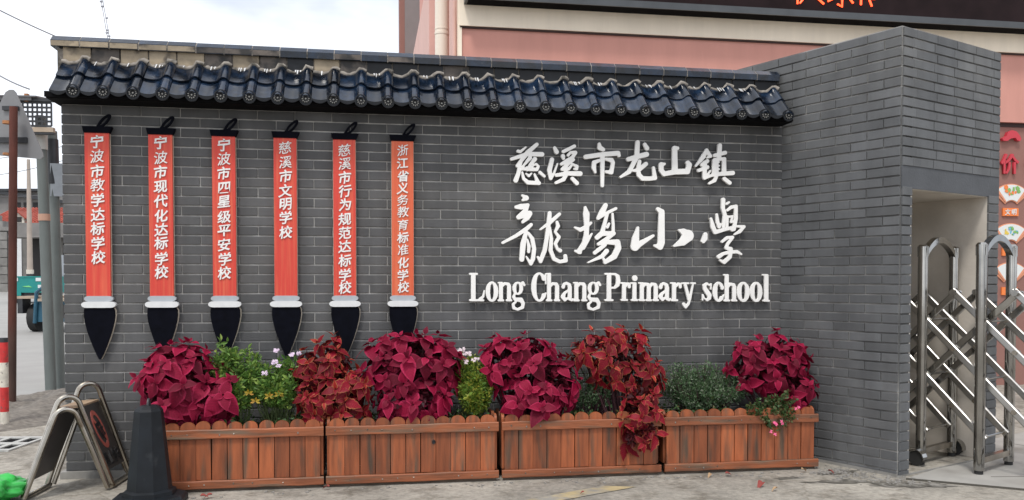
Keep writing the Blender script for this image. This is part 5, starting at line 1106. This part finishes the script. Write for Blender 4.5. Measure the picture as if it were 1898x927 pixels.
# red and white post
px_, py_ = far(-4.53, 7.65); t = thing('striped_post', 'short red and white striped post at the left edge', 'post', (px_, py_, GZ))
zz = [0, .14, .36, .58, .76, .80]; 
for k, m in enumerate(['post_white', 'post_red', 'post_white', 'post_red', 'dark_metal']):
    b = MB(); b.tube([(0, 0, zz[k]), (0, 0, zz[k + 1])], .036 + .001 * (k == 4), 14); put('band', b.mesh('band', m), t)

# far street: utility pole, walls, houses, carts
ux_, uy_ = far(-22.4, 40); g0 = gz(uy_); t = thing('utility_pole', 'slim concrete utility pole in front of the red-roofed house', 'pole', (ux_, uy_, g0))
b = MB(); b.tube([(0, 0, .9), (0, 0, 6.3)], [.13, .075], 12); put('shaft', b.mesh('shaft', 'concrete_pole'), t)
for k, m in enumerate(['post_white', 'post_red', 'post_white', 'post_red', 'dark_metal', 'post_white']):
    b = MB(); b.tube([(0, 0, .0 + .2 * k), (0, 0, .2 + .2 * k)], .16, 12); put('band', b.mesh('band', m), t)
def house(name, lab, lat, d, w_, dp, h_, m, cat='building', rz=-9.4): 
    x, y = far(lat, d); t = thing(name, lab, cat, (x, y, gz(y) - .2), R(rz)); b = MB(); b.box(0, 0, 0, w_, dp, h_); put('wall', b.mesh('wall', m), t); return t
# red-roofed house, roof slope towards us with a gabled dormer
t = house('red_roof_house', 'distant house with red tiled roof and small dormer', -30.0, 50, 4.2, 6, 3.9, 'grey_render')
b = MB(); b.ext([(-.3, 3.9), (-.3, 4.0), (2.4, 5.0), (2.4, 3.9)], 'x', -.2, 4.4); rf = put('roof', b.mesh('roof', 'roof_red'), t)
b = MB()
for k in range(24):
    x = -.2 + 4.6 * k / 24; b.tube([(x, -.32, 4.01), (x, 2.38, 5.02)], .045, 5)
put('tile_rows', b.mesh('tile_rows', 'roof_red'), rf)
b = MB(); b.ext([(1.25, 3.9), (1.95, 3.9), (1.95, 4.2), (1.6, 4.5), (1.25, 4.2)], 'y', -.45, 1); dm = put('dormer', b.mesh('dormer', 'post_white'), rf)
b = MB(); b.box(1.38, -.47, 3.95, 1.82, -.451, 4.25); put('dormer_window', b.mesh('dormer_window', 'dark_open'), t)
b = MB(); b.ext([(1.1, 4.2), (1.6, 4.62), (2.1, 4.2), (2.1, 4.12), (1.6, 4.54), (1.1, 4.12)], 'y', -.6, 1.2); put('dormer_roof', b.mesh('dormer_roof', 'roof_red'), t)
t = house('grey_house', 'plain grey upper storey behind the red-roofed house', -33.5, 56, 4.6, 5, 6.2, 'grey_render')
b = MB(); b.box(-.3, -.4, 6.2, 3.0, 5, 6.35); b.ext([(-.2, 6.35), (4.6, 5.6), (4.6, 5.4), (-.2, 6.1)], 'y', -.35, 0); put('roof', b.mesh('roof', 'dark_metal'), t)
for k in range(5): b = MB(); b.box(1.2 + .6 * k, -.03, 5.0, 1.6 + .6 * k, -.0, 5.5); put('window', b.mesh('window', 'dark_open'), t)
t = house('shed', 'dark low workshop with metal canopy beside the utility pole', -23.95, 43, 5, 5, 2.9, 'dark_open')
b = MB(); b.box(-.5, -1.2, 2.9, 5, -.0, 2.98); b.box(-.9, .2, 2.98, 2.0, .6, 3.7); put('canopy', b.mesh('canopy', 'grey_render'), t)
for k in range(4): b = MB(); b.box(.6 + .8 * k, -.06, .2, .75 + .8 * k, -.001, 2.9); put('post', b.mesh('post', 'stone_grey'), t)
t = house('stone_wall', 'grey stone boundary wall with pale gate panels at far left', -27.35, 44, 2.55, .5, 3.3, 'stone_grey', 'wall')
b = MB(); b.box(-.1, -.15, 3.3, 1.8, .6, 3.5); b.box(.0, -.1, 3.5, 1.4, .5, 3.8); b.box(.6, -.08, 3.8, 1.1, .4, 4.1); put('coping', b.mesh('coping', 'stone_grey'), t)
for a_, e_ in ((.7, 1.15), (1.98, 2.32)): b = MB(); b.box(a_, -.06, .2, e_, -.001, 2.9); put('gate_panel', b.mesh('gate_panel', 'white_collar' if a_ > 1.5 else 'grey_ferrule'), t)
for k in range(7): b = MB(); b.box(1.2, -.12, .2 + .44 * k, 1.62, -.002, .60 + .44 * k); put('stone', b.mesh('stone', 'stone_grey'), t)
# teal cargo tricycle far off, seen from behind
x, y = far(-19.28, 33); t = thing('cargo_tricycle', 'teal cargo tricycle with pale stickers on its tail board', 'tricycle', (x, y, gz(y)), R(-9.4))
b = MB(); b.box(0, 0, .42, 1.55, 1.6, 1.02); b.box(-.02, -.02, 1.0, 1.57, 1.62, 1.05); b.box(.0, -.012, .30, .45, -.001, .45); put('cargo_box', b.mesh('cargo_box', 'teal'), t)
for a_, z in ((.12, .86), (1.02, .86)): b = MB(); b.box(a_, -.02, z, a_ + .22, -.005, z + .13); put('lamp', b.mesh('lamp', 'white_sticker'), t)
for a_, z in ((.04, .62), (1.1, .60)): b = MB(); b.box(a_, -.02, z, a_ + .12, -.005, z + .12); put('sticker', b.mesh('sticker', 'white_sticker'), t)
b = MB(); b.ext([(.5, .66), (.75, .69), (.88, .62), (.6, .64)], 'y', -.02, -.005); put('sticker', b.mesh('sticker', 'lime_sticker'), t)
for a_ in (.1, 1.25): b = MB(); b.tube([(a_, .4, .26), (a_ + .14, .4, .26)], .26, 14); put('wheel', b.mesh('wheel', 'wheel_rubber'), t)
b = MB(); b.box(.3, .1, .25, 1.2, 1.5, .42); put('chassis', b.mesh('chassis', 'dark_metal'), t)
b = MB(); b.box(1.1, 1.0, 1.05, 1.5, 1.6, 1.9); put('windscreen', b.mesh('windscreen', 'grey_ferrule'), t)
# blue barrow-cart nearer
x, y = far(-11.75, 20.8); t = thing('blue_cart', 'blue framed cart with plank bed, parked on the street behind the grey poles', 'cart', (x, y, gz(y)), R(-9.4))
b = MB(); b.tube([(.18, 0, .34), (.36, 0, .34)], .34, 18); b.tube([(1.35, 0, .34), (1.5, 0, .34)], .34, 18); put('wheel', b.mesh('wheel', 'wheel_rubber', 30), t)
b = MB(); b.box(.0, -.4, .80, .62, 1.4, .86); b.box(.55, -.5, .74, 1.6, 1.4, .80); put('plank_bed', b.mesh('plank_bed', 'tan_board'), t)
b = MB(); b.box(.02, -.41, .45, .14, -.05, .80); put('mudguard', b.mesh('mudguard', 'dark_metal'), t)
b = MB(); b.tube([(.45, -.45, .22), (.50, -.45, .95), (.85, -.45, 1.22)], .045, 8); b.box(.45, -.42, .25, 1.3, .5, .74); b.tube([(.5, -.45, .74), (1.4, -.45, .74)], .03, 6); b.tube([(.8, -.4, .12), (.8, -.4, .26)], .02, 6); put('frame', b.mesh('frame', 'blue_paint'), t)
b = MB(); b.box(.62, -.435, .34, 1.2, -.425, .66); put('side_opening', b.mesh('side_opening', 'dark_open'), t)

# wires
def wire(p0, p1, sag, r, lab, d=None, m='wire'):
    (l0, z0, d0), (l1, z1, d1) = p0, p1; pts = []
    for k in range(13):
        t = k / 12; l_, dd = l0 + (l1 - l0) * t, d0 + (d1 - d0) * t; x, y = far(l_, dd); pts.append((x, y, z0 + (z1 - z0) * t - sag * 4 * t * (1 - t)))
    b = MB(); b.tube(pts, r, 5, cap=False); o = put('cable', b.mesh('cable', m, 180)); tag(o, lab, 'cable', 'overhead cables'); return o
def lz(px, py, d): return ((px - 949) / 1594 * d, 1.228 + (527 - py) / 1594 * d, d)
wire(lz(-60, -12, 14), lz(130, 80, 14), .03, .010, 'topmost overhead cable running down to the left end of the roof ridge')
wire(lz(-60, 95, 12), lz(60, 168, 10.2), .06, .008, 'overhead cable reaching the hood of the perforated sign')
wire(lz(-40, 300, 30), lz(160, 262, 36), .1, .012, 'thin far cable just under the triangular sign')
wire(lz(-40, 330, 30), lz(160, 285, 36), .15, .012, 'thin far cable crossing behind the rusty pole')
wire(lz(-40, 362, 45), lz(160, 352, 45), .2, .016, 'lowest far cable, just above the grey house')
ins = thing('hanging_cable', 'double cable with small clips climbing into the sky above the roof', 'cable', (*far(lz(200, 40, 30)[0], 30), 0))
b = MB(); bx, by_ = far(lz(200, 40, 30)[0], 30)
def loc(px, py): l_, z, d = lz(px, py, 30); x, y = far(l_, d); return (x - bx, y - by_, z)
b.tube([loc(189, -60), loc(195, 10), loc(202, 55), loc(206, 80)], .014, 5); b.tube([loc(191, -60), loc(198, 10), loc(205, 52), loc(210, 80)], .014, 5); put('strand', b.mesh('strand', 'insul', 180), ins)
for px, py in ((194, 8), (196, 17), (204, 38), (205, 60), (204, 65), (208, 71)):
    b = MB(); b.tube([loc(px - 1.8, py), loc(px + 2.2, py)], .035, 6); put('clip', b.mesh('clip', 'insul'), ins)

# ================================================================== LITTER
rr = random.Random(4)
for (x, y, s_, m, lab) in [(4.42, -.96, .075, 'litter_red', 'large dark red fallen leaf out on the concrete'), (4.20, -.66, .045, 'litter_tan', 'small tan fallen leaf before the rightmost planter'), (4.30, -.67, .045, 'litter_red', 'small reddish fallen leaf near the tan one'),
                       (4.45, -1.10, .045, 'litter_tan', 'tan curled leaf in front of the large red one'), (3.25, -1.0, .03, 'litter_red', 'tiny dark leaf on the yellow marking'), (.98, -.74, .05, 'litter_red', 'dark red leaf by the foot of the black cone'), (1.04, -.71, .045, 'litter_red', 'brownish leaf under the first planter edge'),
                       (4.86, -.64, .05, 'litter_tan', 'pale stone-coloured leaf at the corner of the rightmost planter'), (5.02, -.70, .045, 'litter_red', 'reddish scrap on the dirt between planter and pillar'), (1.72, -.62, .05, 'litter_red', 'rust-coloured leaf under the gap of the first two planters')]:
    o = put('fallen_leaf', leaf_mesh('fallen_leaf', m if m in MATS else 'litter_red', .6, .5, .5, 0, int(x * 100))); o.scale = (s_,) * 3; o.location = (x, y, GZ + .016 + s_ * .12); o.rotation_euler = (rr.uniform(-.2, .2), rr.uniform(-.3, .3), rr.uniform(0, 6)); tag(o, lab, 'leaf', 'fallen leaves on the ground')
rng = np.random.default_rng(12)
# fine debris and gravel swept against the foot of the pillar
b = MB()
for k in range(420):
    t_ = rng.random(); x = 5.05 + .36 * t_ + rng.normal(0, .10); y = -.55 - .45 * t_ + rng.normal(0, .08) - .05
    if k > 300: x, y = rng.uniform(.7, 5.3), -.60 - abs(rng.normal(0, .05))
    s_ = rng.uniform(.003, .012); a = rng.uniform(0, 6); b.box(-s_, -s_ * .6, 0, s_, s_ * .6, s_ * .5, T(x, y, GZ + .001) @ RZ(a))
tag(put('grit', b.mesh('grit', 'cement')), 'grit and crumbs along the foot of the planters and pillar', 'grit', kind='stuff')
bpy.context.view_layer.update()
